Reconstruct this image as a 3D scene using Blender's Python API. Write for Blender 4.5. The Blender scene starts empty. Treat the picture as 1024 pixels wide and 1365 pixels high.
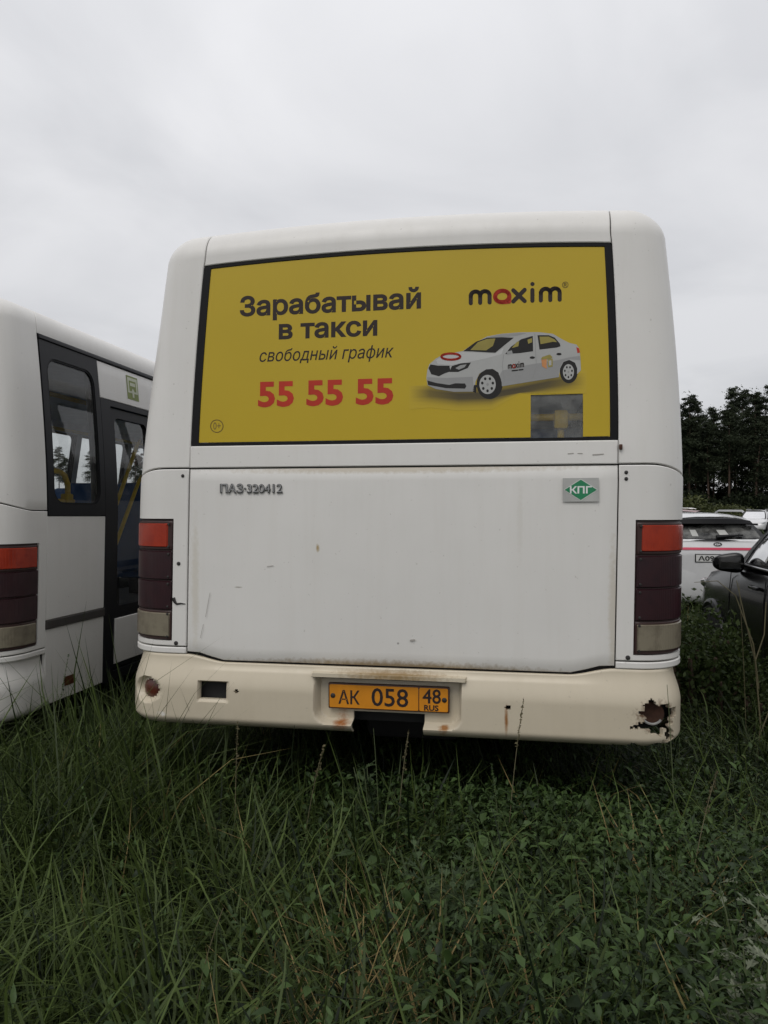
import bpy, bmesh, math, random
import numpy as np
from mathutils import Vector, Matrix

random.seed(7)
rng = np.random.default_rng(11)
scene = bpy.context.scene
COL = scene.collection

# ------------------------------------------------------------------ camera
CAMH = 1.6
F, CX, HY = 1031.0, 512.0, 678.0
cam_data = bpy.data.cameras.new("camera")
cam_data.sensor_fit = 'VERTICAL'
cam_data.sensor_height = 36.0
cam_data.lens = F / 1365.0 * 36.0
cam_data.clip_start = 0.05
cam_data.clip_end = 5000.0
cam = bpy.data.objects.new("camera", cam_data)
COL.objects.link(cam)
cam.location = (0, 0, CAMH)
cam.rotation_euler = (math.radians(90.0 - 0.25), 0, 0)
scene.camera = cam

# ------------------------------------------------------------------ world and sun
SUN_EL, SUN_AZ = math.radians(52), math.radians(205)     # behind the photographer
world = bpy.data.worlds.new("World")
scene.world = world
world.use_nodes = True
wn, wl = world.node_tree.nodes, world.node_tree.links
wn.clear()
w_out = wn.new('ShaderNodeOutputWorld')
w_sky = wn.new('ShaderNodeTexSky')
w_sky.sky_type = 'NISHITA'
w_sky.sun_disc = False
w_sky.sun_elevation = SUN_EL
w_sky.sun_rotation = SUN_AZ
w_b1 = wn.new('ShaderNodeBackground'); w_b1.inputs['Strength'].default_value = 0.10
wl.new(w_sky.outputs[0], w_b1.inputs['Color'])
w_tc = wn.new('ShaderNodeTexCoord')
w_sep = wn.new('ShaderNodeSeparateXYZ'); wl.new(w_tc.outputs['Generated'], w_sep.inputs[0])
w_zc = wn.new('ShaderNodeMath'); w_zc.operation = 'MAXIMUM'; w_zc.inputs[1].default_value = 0.0
wl.new(w_sep.outputs['Z'], w_zc.inputs[0])
w_za = wn.new('ShaderNodeMath'); w_za.operation = 'ADD'; w_za.inputs[1].default_value = 0.22
wl.new(w_zc.outputs[0], w_za.inputs[0])
w_dx = wn.new('ShaderNodeMath'); w_dx.operation = 'DIVIDE'
w_dy = wn.new('ShaderNodeMath'); w_dy.operation = 'DIVIDE'
wl.new(w_sep.outputs['X'], w_dx.inputs[0]); wl.new(w_za.outputs[0], w_dx.inputs[1])
wl.new(w_sep.outputs['Y'], w_dy.inputs[0]); wl.new(w_za.outputs[0], w_dy.inputs[1])
w_cmb = wn.new('ShaderNodeCombineXYZ')
wl.new(w_dx.outputs[0], w_cmb.inputs[0]); wl.new(w_dy.outputs[0], w_cmb.inputs[1])
w_n = wn.new('ShaderNodeTexNoise')
w_n.inputs['Scale'].default_value = 1.5; w_n.inputs['Detail'].default_value = 7
w_n.inputs['Roughness'].default_value = 0.48; w_n.inputs['Distortion'].default_value = 0.5
wl.new(w_cmb.outputs[0], w_n.inputs['Vector'])
w_r = wn.new('ShaderNodeValToRGB')
w_r.color_ramp.elements[0].position = 0.36; w_r.color_ramp.elements[0].color = (0.73, 0.735, 0.76, 1)
w_r.color_ramp.elements[1].position = 0.62; w_r.color_ramp.elements[1].color = (0.885, 0.885, 0.905, 1)
wl.new(w_n.outputs['Fac'], w_r.inputs[0])
w_zr = wn.new('ShaderNodeMapRange')
w_zr.inputs['From Min'].default_value = 0.0; w_zr.inputs['From Max'].default_value = 0.55
w_zr.inputs['To Min'].default_value = 0.72; w_zr.inputs['To Max'].default_value = 1.06
wl.new(w_sep.outputs['Z'], w_zr.inputs['Value'])
w_b2 = wn.new('ShaderNodeBackground')
wl.new(w_r.outputs[0], w_b2.inputs['Color']); wl.new(w_zr.outputs[0], w_b2.inputs['Strength'])
w_mix = wn.new('ShaderNodeMixShader'); w_mix.inputs[0].default_value = 0.93
wl.new(w_b1.outputs[0], w_mix.inputs[1]); wl.new(w_b2.outputs[0], w_mix.inputs[2])
wl.new(w_mix.outputs[0], w_out.inputs['Surface'])

sun_data = bpy.data.lights.new("sun", 'SUN')
sun_data.energy = 1.0
sun_data.angle = math.radians(35)
sun_data.color = (1.0, 0.97, 0.93)
sun = bpy.data.objects.new("sun", sun_data)
COL.objects.link(sun)
_d = Vector((math.sin(SUN_AZ) * math.cos(SUN_EL), math.cos(SUN_AZ) * math.cos(SUN_EL), math.sin(SUN_EL)))
sun.rotation_euler = _d.to_track_quat('Z', 'Y').to_euler()
sun.location = _d * 60

scene.view_settings.view_transform = 'Standard'
scene.view_settings.look = 'None'
scene.view_settings.exposure = 0.0
scene.view_settings.gamma = 1.0
scene.cycles.max_bounces = 8
scene.cycles.transparent_max_bounces = 24

# ------------------------------------------------------------------ helpers: materials
MATS = {}
def new_mat(name):
    m = bpy.data.materials.new(name); m.use_nodes = True
    n = m.node_tree.nodes; b = n['Principled BSDF']
    MATS[name] = m
    return m, n, m.node_tree.links, b

def noise(n, l, scale, detail=4, rough=0.55, coord='Object', stretch=None):
    tc = n.new('ShaderNodeTexCoord')
    src = tc.outputs[coord]
    if stretch:
        mp = n.new('ShaderNodeMapping'); mp.inputs['Scale'].default_value = stretch
        l.new(src, mp.inputs[0]); src = mp.outputs[0]
    t = n.new('ShaderNodeTexNoise')
    t.inputs['Scale'].default_value = scale; t.inputs['Detail'].default_value = detail
    t.inputs['Roughness'].default_value = rough
    l.new(src, t.inputs['Vector'])
    return t.outputs['Fac']

def ramp(n, l, fac, stops):
    r = n.new('ShaderNodeValToRGB')
    e = r.color_ramp.elements
    while len(e) < len(stops): e.new(0.5)
    for k, (p, c) in enumerate(stops):
        e[k].position = p; e[k].color = (*c, 1) if len(c) == 3 else c
    l.new(fac, r.inputs[0])
    return r.outputs[0]

def mixc(n, l, fac, a, b):
    m = n.new('ShaderNodeMix'); m.data_type = 'RGBA'
    if isinstance(fac, (int, float)): m.inputs[0].default_value = fac
    else: l.new(fac, m.inputs[0])
    for s, v in ((6, a), (7, b)):
        if isinstance(v, tuple): m.inputs[s].default_value = (*v, 1)
        else: l.new(v, m.inputs[s])
    return m.outputs[2]

def flat(name, col, rough=0.5, metal=0.0, var=0.12, scale=9.0, coat=0.0, spec=0.5, stretch=None, bump=0.0):
    """A plain paint, plastic or print with slight procedural unevenness."""
    if name in MATS: return MATS[name]
    m, n, l, b = new_mat(name)
    f = noise(n, l, scale, 5, 0.6, stretch=stretch)
    lo = tuple(c * (1 - var) for c in col); hi = tuple(min(1, c * (1 + var)) for c in col)
    l.new(ramp(n, l, f, [(0.3, lo), (0.7, hi)]), b.inputs['Base Color'])
    b.inputs['Roughness'].default_value = rough
    b.inputs['Metallic'].default_value = metal
    b.inputs['Specular IOR Level'].default_value = spec
    if coat:
        b.inputs['Coat Weight'].default_value = coat; b.inputs['Coat Roughness'].default_value = 0.08
    if bump:
        bp = n.new('ShaderNodeBump'); bp.inputs['Strength'].default_value = bump; bp.inputs['Distance'].default_value = 0.01
        l.new(f, bp.inputs['Height']); l.new(bp.outputs[0], b.inputs['Normal'])
    return m

def blob(n, l, centre, radius, soft=0.6, scl=(1, 1, 1), wob=0.0):
    """0..1 mask round a point of the object's own space (a stain)."""
    tc = n.new('ShaderNodeTexCoord')
    v = tc.outputs['Object']
    mp = n.new('ShaderNodeMapping')
    mp.inputs['Location'].default_value = tuple(-c * s for c, s in zip(centre, scl))
    mp.inputs['Scale'].default_value = scl
    l.new(v, mp.inputs[0])
    ln = n.new('ShaderNodeVectorMath'); ln.operation = 'LENGTH'
    l.new(mp.outputs[0], ln.inputs[0])
    val = ln.outputs['Value']
    if wob:
        nz = noise(n, l, 45, 4, 0.65)
        ma = n.new('ShaderNodeMath'); ma.operation = 'MULTIPLY_ADD'
        ma.inputs[1].default_value = wob; l.new(nz, ma.inputs[0])
        l.new(val, ma.inputs[2]); val = ma.outputs[0]
    r = n.new('ShaderNodeMapRange')
    r.inputs['From Min'].default_value = radius + wob * 0.5; r.inputs['From Max'].default_value = radius * (1 - soft) + wob * 0.5
    l.new(val, r.inputs['Value'])
    return r.outputs[0]

def bus_white(name, col=(0.735, 0.718, 0.685), blobs=()):
    m, n, l, b = new_mat(name)
    f1 = noise(n, l, 1.3, 5, 0.6)
    base = ramp(n, l, f1, [(0.3, tuple(c * 0.93 for c in col)), (0.7, col)])
    f2 = noise(n, l, 7, 6, 0.7, stretch=(2.2, 2.2, 0.16))      # rain streaks
    base = mixc(n, l, ramp(n, l, f2, [(0.46, (0, 0, 0)), (0.80, (0.22, 0.22, 0.22))]), base, tuple(c * q for c, q in zip(col, (0.80, 0.78, 0.74))))
    f3 = noise(n, l, 60, 3, 0.5)                                 # specks of dirt
    base = mixc(n, l, ramp(n, l, f3, [(0.70, (0, 0, 0)), (0.78, (0.35, 0.35, 0.35))]), base, (0.25, 0.22, 0.18))
    sp = n.new('ShaderNodeSeparateXYZ'); tc = n.new('ShaderNodeTexCoord'); l.new(tc.outputs['Object'], sp.inputs[0])
    mr = n.new('ShaderNodeMapRange'); mr.inputs['From Min'].default_value = 1.05; mr.inputs['From Max'].default_value = 0.6
    mr.inputs['To Max'].default_value = 0.35
    l.new(sp.outputs['Z'], mr.inputs['Value'])                   # road dirt kept low down on the body
    f4 = noise(n, l, 5, 5, 0.65)
    ml = n.new('ShaderNodeMath'); ml.operation = 'MULTIPLY'; l.new(mr.outputs[0], ml.inputs[0]); l.new(f4, ml.inputs[1])
    base = mixc(n, l, ml.outputs[0], base, (0.24, 0.19, 0.12))
    for (c, r, scl, colr, wob) in blobs:
        base = mixc(n, l, blob(n, l, c, r, 0.6, scl, wob), base, colr)
    l.new(base, b.inputs['Base Color'])
    l.new(ramp(n, l, f2, [(0.3, (0.30,) * 3), (0.8, (0.48,) * 3)]), b.inputs['Roughness'])
    b.inputs['Specular IOR Level'].default_value = 0.4
    bp = n.new('ShaderNodeBump'); bp.inputs['Strength'].default_value = 0.22; bp.inputs['Distance'].default_value = 0.02
    fb = noise(n, l, 2.2, 2, 0.5); l.new(fb, bp.inputs['Height']); l.new(bp.outputs[0], b.inputs['Normal'])
    return m

def glass_mat(name, tint=(0.86, 0.88, 0.88), rough=0.02, dirt_haze=0.06):
    m, n, l, b = new_mat(name)
    n.remove(b)
    out = n['Material Output']
    tr = n.new('ShaderNodeBsdfTransparent'); tr.inputs[0].default_value = (*tint, 1)
    gl = n.new('ShaderNodeBsdfGlossy'); gl.inputs['Roughness'].default_value = rough
    gl.inputs[0].default_value = (0.9, 0.9, 0.9, 1)
    df = n.new('ShaderNodeBsdfDiffuse'); df.inputs[0].default_value = (0.35, 0.35, 0.33, 1)  # grey film: dirt on most panes, painted-in brightness on the veiled ones
    fr = n.new('ShaderNodeFresnel'); fr.inputs[0].default_value = 1.5
    m1 = n.new('ShaderNodeMixShader'); l.new(fr.outputs[0], m1.inputs[0])
    l.new(tr.outputs[0], m1.inputs[1]); l.new(gl.outputs[0], m1.inputs[2])
    m2 = n.new('ShaderNodeMixShader')
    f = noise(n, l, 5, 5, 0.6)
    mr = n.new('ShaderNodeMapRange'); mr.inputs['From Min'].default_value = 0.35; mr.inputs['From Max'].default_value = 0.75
    mr.inputs['To Max'].default_value = dirt_haze * 2; l.new(f, mr.inputs['Value']); l.new(mr.outputs[0], m2.inputs[0])
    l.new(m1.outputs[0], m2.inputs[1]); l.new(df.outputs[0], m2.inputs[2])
    l.new(m2.outputs[0], out.inputs['Surface'])
    return m

def leafy(name, c_dark, c_light, rough=0.5, spec=0.35, transl=0.25):
    """Foliage: per-leaf tint from the mesh attribute 'tint', some light passing through."""
    m, n, l, b = new_mat(name)
    at = n.new('ShaderNodeAttribute'); at.attribute_name = 'tint'
    base = ramp(n, l, at.outputs['Fac'], [(0.0, c_dark), (0.8, c_light), (0.9, c_light), (0.96, (0.28, 0.21, 0.085))])
    l.new(base, b.inputs['Base Color'])
    b.inputs['Roughness'].default_value = rough
    b.inputs['Specular IOR Level'].default_value = spec
    tl = n.new('ShaderNodeBsdfTranslucent'); l.new(base, tl.inputs[0])
    mx = n.new('ShaderNodeMixShader'); mx.inputs[0].default_value = transl
    l.new(b.outputs[0], mx.inputs[1]); l.new(tl.outputs[0], mx.inputs[2])
    l.new(mx.outputs[0], n['Material Output'].inputs['Surface'])
    return m

# ------------------------------------------------------------------ helpers: objects
def mesh_obj(name, verts, faces, mat, parent=None, smooth=True, sharp=35, recalc=False):
    me = bpy.data.meshes.new(name)
    me.from_pydata([tuple(v) for v in verts], [], faces)
    if recalc:
        bm = bmesh.new(); bm.from_mesh(me)
        bmesh.ops.recalc_face_normals(bm, faces=bm.faces); bm.to_mesh(me); bm.free()
    if smooth:
        me.polygons.foreach_set('use_smooth', [True] * len(me.polygons))
        me.set_sharp_from_angle(angle=math.radians(sharp))
    me.update()
    o = bpy.data.objects.new(name, me)
    COL.objects.link(o)
    if mat is not None: me.materials.append(mat)
    if parent is not None: o.parent = parent
    return o

def tag(o, label=None, cat=None, group=None, kind=None):
    if label: o['label'] = label
    if cat: o['category'] = cat
    if group: o['group'] = group
    if kind: o['kind'] = kind
    return o

def thing(name, label, cat, loc=(0, 0, 0), rot=(0, 0, 0), group=None):
    o = bpy.data.objects.new(name, None)
    o.empty_display_size = 0.2
    COL.objects.link(o)
    o.location = loc; o.rotation_euler = rot
    return tag(o, label, cat, group)

def copy_thing(src, loc, rotz, scl, label=None):
    r = src.copy(); COL.objects.link(r)
    r.location = loc; r.rotation_euler = (0, 0, rotz); r.scale = scl
    if label: r['label'] = label
    for ch in list(src.children):
        c = ch.copy(); COL.objects.link(c); c.parent = r
        for g in list(ch.children):
            d = g.copy(); COL.objects.link(d); d.parent = c
    return r

class Geo:
    def __init__(s): s.v = []; s.f = []
    def add(s, v, f):
        k = len(s.v); s.v += [tuple(p) for p in v]; s.f += [tuple(i + k for i in q) for q in f]
    def box(s, c, d, bev=0.0, rz=0.0, M=None):
        bm = bmesh.new(); bmesh.ops.create_cube(bm, size=1)
        for v in bm.verts: v.co = Vector((v.co.x * d[0], v.co.y * d[1], v.co.z * d[2]))
        if bev: bmesh.ops.bevel(bm, geom=bm.edges[:], offset=bev, segments=2, profile=0.5, affect='EDGES')
        R = Matrix.Rotation(rz, 4, 'Z') if M is None else M
        vs = [R @ v.co + Vector(c) for v in bm.verts]
        bm.verts.index_update()
        s.add(vs, [[v.index for v in f.verts] for f in bm.faces]); bm.free()
    def tube(s, pts, r, n=10, cap=True):
        pts = [Vector(p) for p in pts]
        rs = r if isinstance(r, (list, tuple)) else [r] * len(pts)
        rings = []; up = None
        for i, p in enumerate(pts):
            t = (pts[min(i + 1, len(pts) - 1)] - pts[max(i - 1, 0)]).normalized()
            if up is None:
                up = t.orthogonal().normalized()
            up = (up - t * up.dot(t)).normalized()
            b = t.cross(up)
            rings.append([p + (up * math.cos(a) + b * math.sin(a)) * rs[i] for a in [2 * math.pi * k / n for k in range(n)]])
        v = [q for R in rings for q in R]; f = []
        for i in range(len(pts) - 1):
            for k in range(n):
                f.append((i * n + k, i * n + (k + 1) % n, (i + 1) * n + (k + 1) % n, (i + 1) * n + k))
        if cap:
            f.append(tuple(range(n))[::-1]); f.append(tuple(range((len(pts) - 1) * n, len(pts) * n)))
        s.add(v, f)
    def lathe(s, prof, c, axis='Y', n=24):
        """prof: (radius, along) pairs"""
        v = []; f = []
        for (r, h) in prof:
            for k in range(n):
                a = 2 * math.pi * k / n
                p = (r * math.cos(a), h, r * math.sin(a)) if axis == 'Y' else ((h, r * math.cos(a), r * math.sin(a)) if axis == 'X' else (r * math.cos(a), r * math.sin(a), h))
                v.append((p[0] + c[0], p[1] + c[1], p[2] + c[2]))
        for i in range(len(prof) - 1):
            for k in range(n):
                f.append((i * n + k, i * n + (k + 1) % n, (i + 1) * n + (k + 1) % n, (i + 1) * n + k))
        f.append(tuple(range(n))); f.append(tuple(range((len(prof) - 1) * n, len(prof) * n)))
        s.add(v, f)
    def obj(s, name, mat, parent=None, smooth=True, sharp=35, recalc=True):
        return mesh_obj(name, s.v, s.f, mat, parent, smooth, sharp, recalc)

def text_geo(body, bold=0.0, shear=0.0, space=1.0):
    """outlines of a word from the built-in font, filled here: ([2D points], [triangles])"""
    from mathutils.geometry import tessellate_polygon
    c = bpy.data.curves.new('lettering', 'FONT')
    c.body = body; c.offset = bold; c.shear = shear; c.space_character = space; c.resolution_u = 3; c.fill_mode = 'NONE'
    o = bpy.data.objects.new('lettering', c); COL.objects.link(o)
    dg = bpy.context.evaluated_depsgraph_get()
    me = bpy.data.meshes.new_from_object(o.evaluated_get(dg))
    P = [(p.co.x, p.co.y) for p in me.vertices]; nb = {}
    for e in me.edges:
        i, j = e.vertices; nb.setdefault(i, []).append(j); nb.setdefault(j, []).append(i)
    bpy.data.objects.remove(o); bpy.data.curves.remove(c); bpy.data.meshes.remove(me)
    seen = set(); loops = []
    for st in nb:
        if st in seen: continue
        lp = [st]; seen.add(st); cur = st
        while True:
            nx_ = [k for k in nb[cur] if k not in seen]
            if not nx_: break
            cur = nx_[0]; seen.add(cur); lp.append(cur)
        pts = []
        for k in lp:
            if not pts or math.hypot(P[k][0] - pts[-1][0], P[k][1] - pts[-1][1]) > 2e-4: pts.append(P[k])
        if len(pts) > 3 and math.hypot(pts[0][0] - pts[-1][0], pts[0][1] - pts[-1][1]) < 2e-4: pts.pop()
        if len(pts) > 2: loops.append(pts)
    def inside(p, L):
        r = False
        for (x1, y1), (x2, y2) in zip(L, L[1:] + L[:1]):
            if (y1 > p[1]) != (y2 > p[1]) and p[0] < (x2 - x1) * (p[1] - y1) / (y2 - y1) + x1: r = not r
        return r
    from mathutils.geometry import delaunay_2d_cdt
    area = [sum(x1 * y2 - x2 * y1 for (x1, y1), (x2, y2) in zip(L, L[1:] + L[:1])) / 2 for L in loops]
    n_l = len(loops)
    box = [(min(p[0] for p in L), max(p[0] for p in L), min(p[1] for p in L), max(p[1] for p in L)) for L in loops]
    def within(i, j):                                       # outline i lies wholly inside outline j
        a, b = box[i], box[j]
        if a[0] < b[0] or a[1] > b[1] or a[2] < b[2] or a[3] > b[3]: return False
        L = loops[i][::max(1, len(loops[i]) // 24)]
        return sum(inside(p, loops[j]) for p in L) > 0.95 * len(L)
    wi = [[j for j in range(n_l) if j != i and within(i, j)] for i in range(n_l)]
    dep = [len(w_) % 2 for w_ in wi]
    out = []
    for L, d in zip(loops, dep):
        if (area[loops.index(L)] > 0) == bool(d): L = L[::-1]
        if bold:
            Q = []
            n_ = len(L)
            for i in range(n_):
                a, p, b = Vector(L[i - 1]), Vector(L[i]), Vector(L[(i + 1) % n_])
                e1 = (p - a).normalized(); e2 = (b - p).normalized()
                m1 = Vector((e1.y, -e1.x)); m2 = Vector((e2.y, -e2.x)); m = (m1 + m2)
                m = m.normalized() if m.length > 1e-4 else m1
                Q.append(tuple(p + m * bold / max(0.5, m.dot(m1))))
            L = Q
        out.append(L)
    holder = {}
    for j, L in enumerate(loops):
        if dep[j]:
            holder[j] = min((abs(area[i]), i) for i in wi[j] if not dep[i])[1]
    V = []; Fc = []
    tops = [i for i, d in enumerate(dep) if d % 2 == 0]
    for i in tops:                                          # one glyph outline with its holes at a time
        grp = [out[i]] + [out[j] for j in holder if holder[j] == i]
        pv = [Vector(p) for L in grp for p in L]; ed = []; k0 = 0
        for L in grp:
            ed += [(k0 + k, k0 + (k + 1) % len(L)) for k in range(len(L))]; k0 += len(L)
        cv, ce, cf, *_ = delaunay_2d_cdt(pv, ed, [], 0, 1e-6)
        k = len(V); V += [(p.x, p.y) for p in cv]
        for t in cf:
            c_ = (sum(cv[q].x for q in t) / 3, sum(cv[q].y for q in t) / 3)
            if sum(inside(c_, L) for L in grp) % 2: Fc.append(tuple(k + q for q in t))
    return V, Fc

def stroke2d(pts, w, n=10, closed=False):
    """thick polyline with round caps and joints in 2D -> convex pieces"""
    v = []; f = []
    seq = list(zip(pts, pts[1:] + (pts[:1] if closed else []))) if closed else list(zip(pts, pts[1:]))
    for (a, b) in seq:
        dx, dy = b[0] - a[0], b[1] - a[1]; L = math.hypot(dx, dy) or 1e-6
        t = math.atan2(dy, dx); k = len(v)
        for i in range(n + 1):
            q = t + math.pi / 2 + math.pi * i / n; v.append((a[0] + w / 2 * math.cos(q), a[1] + w / 2 * math.sin(q)))
        for i in range(n + 1):
            q = t - math.pi / 2 + math.pi * i / n; v.append((b[0] + w / 2 * math.cos(q), b[1] + w / 2 * math.sin(q)))
        f.append(tuple(range(k, len(v))))
    return v, f

def arc(cx, cy, rx, ry, a0, a1, n=12):
    return [(cx + rx * math.cos(math.radians(a0 + (a1 - a0) * i / n)), cy + ry * math.sin(math.radians(a0 + (a1 - a0) * i / n))) for i in range(n + 1)]

def tess(poly):
    from mathutils.geometry import tessellate_polygon
    return [tuple(t) for t in tessellate_polygon([[Vector((x, y, 0)) for x, y in poly]])]

# ------------------------------------------------------------------ the bus body surface
YAW = math.radians(10.0)
LB = 7.6
FLAT = 1.045
CORN = 0.30
TZ, RR = 2.76, 0.13
TEND = TZ + RR * math.pi / 2
US = FLAT + CORN + 0.16                 # seam between corner panel and bus side
Z_TRIM = 0.93
FW = np.array([math.sin(YAW), math.cos(YAW), 0]); RT = np.array([math.cos(YAW), -math.sin(YAW), 0])
BUS_P = np.array([(525 - CX) / F * 3.42, 3.42, 0.0])
_al = math.radians(0.0)

def wid(z): return 1.250 - (0.095 * ((z - 1.7) / 1.1) ** 1.5 if z > 1.7 else 0.0)
def lean(z): return 0.04 * max(0.0, z - 1.8)
def sstep(x): x = min(1, max(0, x)); return x * x * (3 - 2 * x)

SIDE_L = LB - 0.44
def S(u, t, off=0.0):
    """point of the bus skin: u runs along the perimeter from the middle of the rear, t goes up and over the roof edge"""
    s = -1.0 if u < 0 else 1.0; au = abs(u)
    if t <= TZ: z = t; ins = 0.0; ph = 0.0
    else:
        ph = min((t - TZ) / RR, math.pi / 2); ins = RR * (1 - math.cos(ph)); z = TZ + RR * math.sin(ph)
    xl = 0.035 * (1 - sstep((t - 1.5) / 1.1)) if u < 0 else 0.0      # the left corner is fuller low down
    w = wid(min(t, TZ)) - ins + xl; RC = 0.20 + xl - 0.04 * min(1.0, max(0.0, (t - 1.8) / 0.9)); a = w + ins - RC; RC -= ins
    q = lean(z) + ins; ys = 0.22 + ins
    e_side = FLAT + CORN + SIDE_L
    if au <= FLAT: x = au / FLAT * a; y = q; nx, ny = 0.0, -1.0
    elif au <= FLAT + CORN:
        th = (au - FLAT) / CORN * math.pi / 2
        x = a + RC * math.sin(th); y = q + (ys - q) * (1 - math.cos(th)); nx, ny = math.sin(th), -math.cos(th)
    elif au <= e_side:
        x = w; k = (au - FLAT - CORN) / SIDE_L; y = ys + (LB - 2 * ys) * k; nx, ny = 1.0, 0.0
    elif au <= e_side + CORN:
        th = (au - e_side) / CORN * math.pi / 2
        x = a + RC * math.cos(th); y = LB - q - (ys - q) * (1 - math.sin(th)); nx, ny = math.cos(th), math.sin(th)
    else:
        x = (1 - min(1, (au - e_side - CORN) / FLAT)) * a; y = LB - q; nx, ny = 0.0, 1.0
    z += 0.045 * (1 - (x / 1.15) ** 2) * sstep((t - 2.2) / 0.5)
    c, sn = math.cos(ph), math.sin(ph)
    return (s * (x + nx * c * off) + 0.017 * (z - 1.8), y + ny * c * off, z + sn * off)

def lin(a, b, step, edge=0.004):
    n = max(1, int(math.ceil((b - a) / step)))
    r = [a + (b - a) * i / n for i in range(n + 1)]
    if edge and b - a > 4 * edge: r = sorted(set([a, a + edge, b - edge, b] + [x for x in r if a + edge * 1.8 < x < b - edge * 1.8]))
    return r

def srange(s, a, b, step=0.05, edge=0.004, extra=()):
    r = lin(a, b, step, edge)
    r = sorted(set(r + [e for e in extra if a < e < b]))
    # drop near duplicates
    o = [r[0]]
    for x in r[1:]:
        if x - o[-1] > 0.0012 or x in extra or x == r[-1]: o.append(x)
    return o if s > 0 else [-x for x in reversed(o)]

def panel(name, us, ts, mat, parent, off=0.0, thick=0.02, hole=None, warp=None, offf=None, bevel=0.003, cull=None, sharp=35):
    nu, nt = len(us), len(ts)
    v = []
    for j, t in enumerate(ts):
        for i, u in enumerate(us):
            o = off + (offf(u, t) if offf else 0)
            if bevel and (i in (0, nu - 1) or j in (0, nt - 1)): o -= bevel
            uu, tt = warp(u, t) if warp else (u, t)
            v.append(S(uu, tt, o))
    f = []
    for j in range(nt - 1):
        for i in range(nu - 1):
            uc, tc = (us[i] + us[i + 1]) / 2, (ts[j] + ts[j + 1]) / 2
            if hole and hole(uc, tc): continue
            f.append((j * nu + i, j * nu + i + 1, (j + 1) * nu + i + 1, (j + 1) * nu + i))
    if thick:
        cnt = {}
        for q in f:
            for a, b in zip(q, q[1:] + q[:1]): cnt[(a, b)] = 1
        back = {}
        extra = []
        def bk(i):
            if i not in back:
                j, k = divmod(i, nu); u, t = us[k], ts[j]
                uu, tt = warp(u, t) if warp else (u, t)
                back[i] = len(v); v.append(S(uu, tt, off + (offf(u, t) if offf else 0) - thick))
            return back[i]
        for (a, b) in list(cnt):
            if (b, a) not in cnt: extra.append((b, a, bk(a), bk(b)))
        f += extra
    used = sorted({i for q in f for i in q}); mp = {k: i for i, k in enumerate(used)}
    return mesh_obj(name, [v[i] for i in used], [tuple(mp[i] for i in q) for q in f], mat, parent, True, sharp)

def rrect(x0, x1, y0, y1, r, n=6):
    p = []
    for cx, cy, a0 in ((x1 - r, y1 - r, 0), (x0 + r, y1 - r, 90), (x0 + r, y0 + r, 180), (x1 - r, y0 + r, 270)):
        for i in range(n + 1):
            a = math.radians(a0 + 90 * i / n); p.append((cx + r * math.cos(a), cy + r * math.sin(a)))
    q = []
    for i, a in enumerate(p):                      # straight runs get points too, so frames can follow a curved skin
        b = p[(i + 1) % len(p)]
        q.append(a)
        if (i + 1) % (n + 1) == 0:
            q += [(a[0] + (b[0] - a[0]) * k / 12, a[1] + (b[1] - a[1]) * k / 12) for k in range(1, 12)]
    return q

def ring(name, outer, inner, mapf, mat, parent, off, depth):
    """flat frame between two closed outlines of equal length in (u, t), with rim walls"""
    n = len(outer); v = []; f = []
    for P, o in ((outer, off), (inner, off), (inner, off - depth), (outer, off - depth)):
        for (u, t) in P: v.append(mapf(u, t, o))
    for i in range(n):
        j = (i + 1) % n
        f.append((i, j, n + j, n + i)); f.append((n + i, n + j, 2 * n + j, 2 * n + i)); f.append((3 * n + i, 3 * n + j, j, i))
    return mesh_obj(name, v, f, mat, parent, True, 30, True)

def patch(name, outline, mapf, mat, parent, off):
    f = tess(outline)
    return mesh_obj(name, [mapf(u, t, off) for u, t in outline], f, mat, parent, False)

def slab(name, us, ts, mapf, mat, parent, off):
    v = [mapf(u, t, off) for t in ts for u in us]; nu = len(us)
    f = [(j * nu + i, j * nu + i + 1, (j + 1) * nu + i + 1, (j + 1) * nu + i) for j in range(len(ts) - 1) for i in range(nu - 1)]
    return mesh_obj(name, v, f, mat, parent, True)

# ---- photograph measurements carried onto the bus's own rear plane (printed artwork on a flat sheet)
def plane_xz(px, py):
    off = 0.02
    for _ in range(4):
        D = np.array([(px - CX) / F, 1, (HY - py) / F]); C = np.array([0, 0, CAMH])
        P = BUS_P + FW * off
        q = C + D * (((P - C) @ FW) / (D @ FW))
        x, z = (q - BUS_P) @ RT, q[2]; off = lean(z)
    return x, z
def rear(x, z, off=0.0):
    t = z - 0.045 * (1 - (x / 1.15) ** 2) * sstep((z - 2.2) / 0.5)
    return (x, lean(t) - off, z)

def art_poly(name, pix, mat, parent, off):
    pts = [plane_xz(*p) for p in pix]
    return mesh_obj(name, [rear(x, z, off) for x, z in pts], tess(pts), mat, parent, False)

def art_geo(name, v2, f2, mat, parent, off, depth=0.0):
    n = len(v2)
    v = [rear(x, z, off) for x, z in v2]; f = list(f2)
    if depth:
        ed = {}
        for q in f2:
            for a, b in zip(q, q[1:] + q[:1]): ed[(a, b)] = 1
        v += [rear(x, z, off - depth) for x, z in v2]
        f += [(b, a, a + n, b + n) for (a, b) in ed if (b, a) not in ed]
    return mesh_obj(name, v, f, mat, parent, False)

def fit_text(body, x0, x1, z0, h, ref, bold=0.0, shear=0.0, space=1.0):
    v, f = text_geo(body, bold, shear, space)
    rv, _ = text_geo(ref, bold, 0)
    hy = max(p[1] for p in rv); y0 = min(0, min(p[1] for p in rv)) * 0
    xa = min(p[0] for p in v); xb = max(p[0] for p in v)
    sx = (x1 - x0) / (xb - xa); sz = h / hy
    return [(x0 + (p[0] - xa) * sx, z0 + p[1] * sz) for p in v], f

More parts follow.
